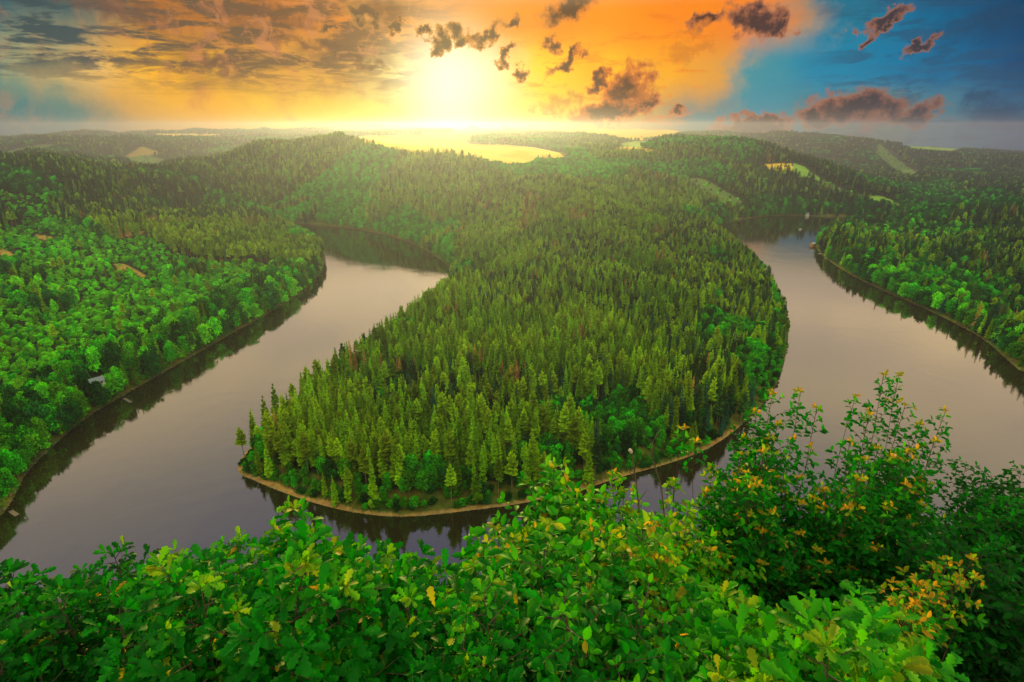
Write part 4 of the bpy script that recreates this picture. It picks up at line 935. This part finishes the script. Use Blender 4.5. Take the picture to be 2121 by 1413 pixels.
shrub('oak_bush', 'mid green oak bush in front of the still grey water', 'oak bush', tp((855, 1140, 2.7, .8), (890, 1165, 2.6), (935, 1165, 2.8), (985, 1150, 2.8), (960, 1200, 2.7)), ([(830, 1210), (1010, 1190), (1040, 1460), (840, 1460)], 30, 1.9, 2.8), oak, group=grp)
shrub('hornbeam_bush', 'light green bush left of centre spreading over the water', 'hornbeam bush', tp((1030, 1090, 3.5), (1065, 1120, 3.4), (1100, 1095, 3.5), (1000, 1140, 3.4), (1148, 960, 3.6), (1172, 990, 3.6), (1200, 1010, 3.6), (1130, 1030, 3.6), (1180, 1050, 3.5)), ([(990, 1160), (1120, 1080), (1200, 1050), (1260, 1100), (1260, 1460), (980, 1460)], 62, 2.6, 3.8), dict(horn, base=.52, leaf=.07))
shrub('hornbeam_bush', 'yellow-green bush with orange sprigs right of centre', 'hornbeam bush', tp((1268, 975, 3.9, .8), (1292, 1010, 3.9), (1235, 1030, 3.8), (1310, 1060, 3.8), (1345, 1085, 4.0), (1390, 1060, 4.0)), ([(1230, 1080), (1400, 1090), (1440, 1460), (1230, 1460)], 60, 2.8, 4.2), hornY)
shrub('thin_sapling', 'thin sapling with an orange leaf tuft arching over the sandy shore', 'sapling', tp((1412, 880, 4.4, .35), (1440, 905, 4.4, .4), (1462, 1010, 4.5, .45), (1365, 1075, 4.3, .6)), None, hornD, root=at_t(1440, 1330, 4.2)[:2])
shrub('thin_sapling', 'thin sapling with yellow leaves beside the dense leafy column', 'sapling', tp((1395, 990, 4.6, .5), (1475, 960, 4.6, .45), (1425, 1040, 4.5, .5)), ([(1380, 1100), (1500, 1090), (1510, 1200), (1370, 1200)], 14, 3.8, 4.6), hornY, root=at_t(1470, 1340, 4.3)[:2])
shrub('hornbeam_tree', 'dense dark leafy column with orange tips right of the sandy shore', 'hornbeam tree', tp((1600, 808, 4.9), (1568, 845, 4.9), (1548, 900, 4.9), (1590, 900, 4.8), (1610, 870, 4.8), (1535, 965, 4.8), (1580, 980, 4.7), (1540, 1040, 4.7), (1500, 1070, 4.6)), ([(1525, 930), (1610, 900), (1620, 1100), (1640, 1300), (1460, 1300), (1480, 1080)], 58, 4.0, 5.0), hornD)
shrub('hornbeam_tree', 'slender shoot with orange leaves against the right arm of water', 'hornbeam tree', tp((1658, 802, 5.0, .6), (1692, 835, 5.0, .35), (1640, 900, 4.9, .7), (1680, 920, 4.9, .6), (1650, 980, 4.8), (1620, 1010, 4.8), (1690, 1030, 4.8)), ([(1620, 1020), (1720, 1010), (1740, 1280), (1620, 1280)], 30, 4.2, 5.0), hornD)
shrub('hornbeam_tree', 'tallest leafy tree with orange tips in the right foreground', 'hornbeam tree', tp((1830, 768, 5.2, .7), (1862, 768, 5.2, .5), (1772, 812, 5.2, .4), (1800, 850, 5.1), (1875, 830, 5.1), (1905, 870, 5.1, .8), (1958, 843, 5.2, .45), (1935, 905, 5.1), (1760, 905, 5.0), (1820, 920, 5.0), (1880, 930, 5.0), (1740, 1000, 5.0, .6), (1910, 985, 5.0, .7), (1800, 1000, 4.9)), ([(1790, 950), (1900, 930), (1920, 1040), (1900, 1290), (1700, 1290), (1740, 1060)], 62, 4.1, 5.2), hornD)
shrub('dark_tree', 'dark green tree at the right picture edge', 'tree', tp((2000, 955, 7.5), (2035, 975, 7.5), (2075, 990, 7.4), (2118, 960, 7.2), (2020, 1010, 7.3), (2060, 1040, 7.3), (2110, 1040, 7.0), (2150, 1000, 7)), ([(2030, 1050), (2180, 1010), (2200, 1460), (2000, 1300)], 90, 5.0, 7.3), dict(dark, leafy=1.0, twig=.3))
shrub('dark_bush', 'dark bush filling the slope below the tree at the right picture edge', 'bush', tp((1945, 1080, 6.5), (1990, 1100, 6.5), (1905, 1085, 6.5), (2040, 1100, 6.2), (1870, 1100, 6.4)), ([(1850, 1120), (2180, 1120), (2200, 1480), (1800, 1480)], 110, 4.0, 6.3), dict(dark, leafy=1.0, twig=.32))
shrub('orange_bush', 'bush with rusty orange leaves before the dark bush on the right', 'bush', tp((1935, 1165, 3.6, .6), (1965, 1150, 3.6, .6), (2015, 1150, 3.6, .5), (1985, 1185, 3.5, .6), (1900, 1200, 3.5, .6), (2025, 1190, 3.5, .5)), ([(1850, 1210), (2020, 1200), (1960, 1290), (1840, 1290)], 12, 3.0, 3.6), dict(horn, base=.50, fresh=.5, fall=.2, var=.6, leaf=.05, leafy=.4, twig=.15))
shrub('oak_bush', 'bright big-leaved oak bush nearest the camera at bottom right', 'oak bush', tp((1500, 1215, 2.2, .7), (1535, 1245, 2.1, .8), (1590, 1290, 2.1), (1640, 1275, 2.1), (1700, 1275, 2.1), (1765, 1245, 2.2, .8), (1830, 1270, 2.1), (1890, 1330, 2.1), (1560, 1330, 2.0), (1900, 1380, 2.0)), ([(1500, 1340), (1880, 1320), (1900, 1470), (1500, 1470)], 26, 1.6, 2.1), dict(oakL, leafy=.32))
shrub('low_bush', 'low mid green bush between the oak and the slope at bottom centre', 'bush', tp((1300, 1230, 3.0), (1380, 1220, 3.0), (1440, 1250, 3.0), (1220, 1250, 3.0)), ([(1160, 1230), (1500, 1250), (1560, 1470), (1120, 1470)], 60, 2.0, 3.1), dict(horn, base=.38, leaf=.055, leafy=.7))
def bare(label, pts, t, r_, cap=False):
    P_ = [at_t(u, v, t) for u, v in pts[0]]; base_ = P_[0].copy(); base_[2] = float(near_slope(np.array([base_[0]]), np.array([base_[1]]))[0]) - .1
    o = empty('dead_twig', tuple(base_)); tag(o, label, 'dead twig')
    b = MB(); b.tube([(0, 0, 0)] + [tuple(p_ - base_) for p_ in P_], [r_ * 1.5] + [r_ * (1 - .6 * i / len(P_)) for i in range(len(P_))], 5)
    for br in pts[1:]: b.tube([tuple(at_t(u, v, t) - base_) for u, v in br], [r_ * .5] + [r_ * .3] * (len(br) - 1), 4)
    obj('stem', b.mesh('stem', M_bark2), o)
    if cap:
        b = MB(); p_ = P_[-1] - base_; b.tube([tuple(p_), tuple(p_ + np.array([-.006, 0, .012])), tuple(p_ + np.array([-.016, 0, .03])), tuple(p_ + np.array([-.018, 0, .04]))], [.004, .012, .013, .004], 7)
        obj('seed_head', b.mesh('seed_head', M_drift), o)
bare('straight bare twig with a pale seed head rising before the sandy shore', [[(1330, 1200), (1326, 1080), (1318, 1000), (1309, 940)], [(1318, 1000), (1300, 970)], [(1322, 1040), (1340, 1015)]], 3.7, .007, True)
bare('forked bare twig curving up before the dark shore bushes', [[(1385, 1150), (1370, 1010), (1352, 950), (1350, 920), (1368, 888)], [(1350, 920), (1334, 900), (1330, 888)]], 3.9, .006)
# thicket on the steep slope below
xs = scatter(7, 96, lambda r_: 1.1 + r_ * .03, -62, 62); sx_, sy_ = xs[:, 0], xs[:, 1]; ok = (sy_ > 6) & (sy_ < 96); sx_, sy_ = sx_[ok], sy_[ok]
sz_ = near_slope(sx_, sy_); U_, V_ = project(sx_, sy_, sz_)
X = sx_; Y = sy_; Z = sz_; kind = rng.choice([13, 14, 16, 8, 15], len(X), p=[.3, .3, .2, .1, .1]); Hh = np.clip(1.1 + .05 * Y, 1, 5.0) * (.7 + .5 * rng.random(len(X))); wid = np.full(len(X), 1.1); rot = rng.random(len(X)) * 6.28; single = np.zeros(len(X), bool)
forest('slope_thicket', 'dark thicket on the steep slope below the foreground bushes', 'thicket', np.ones(len(X), bool))
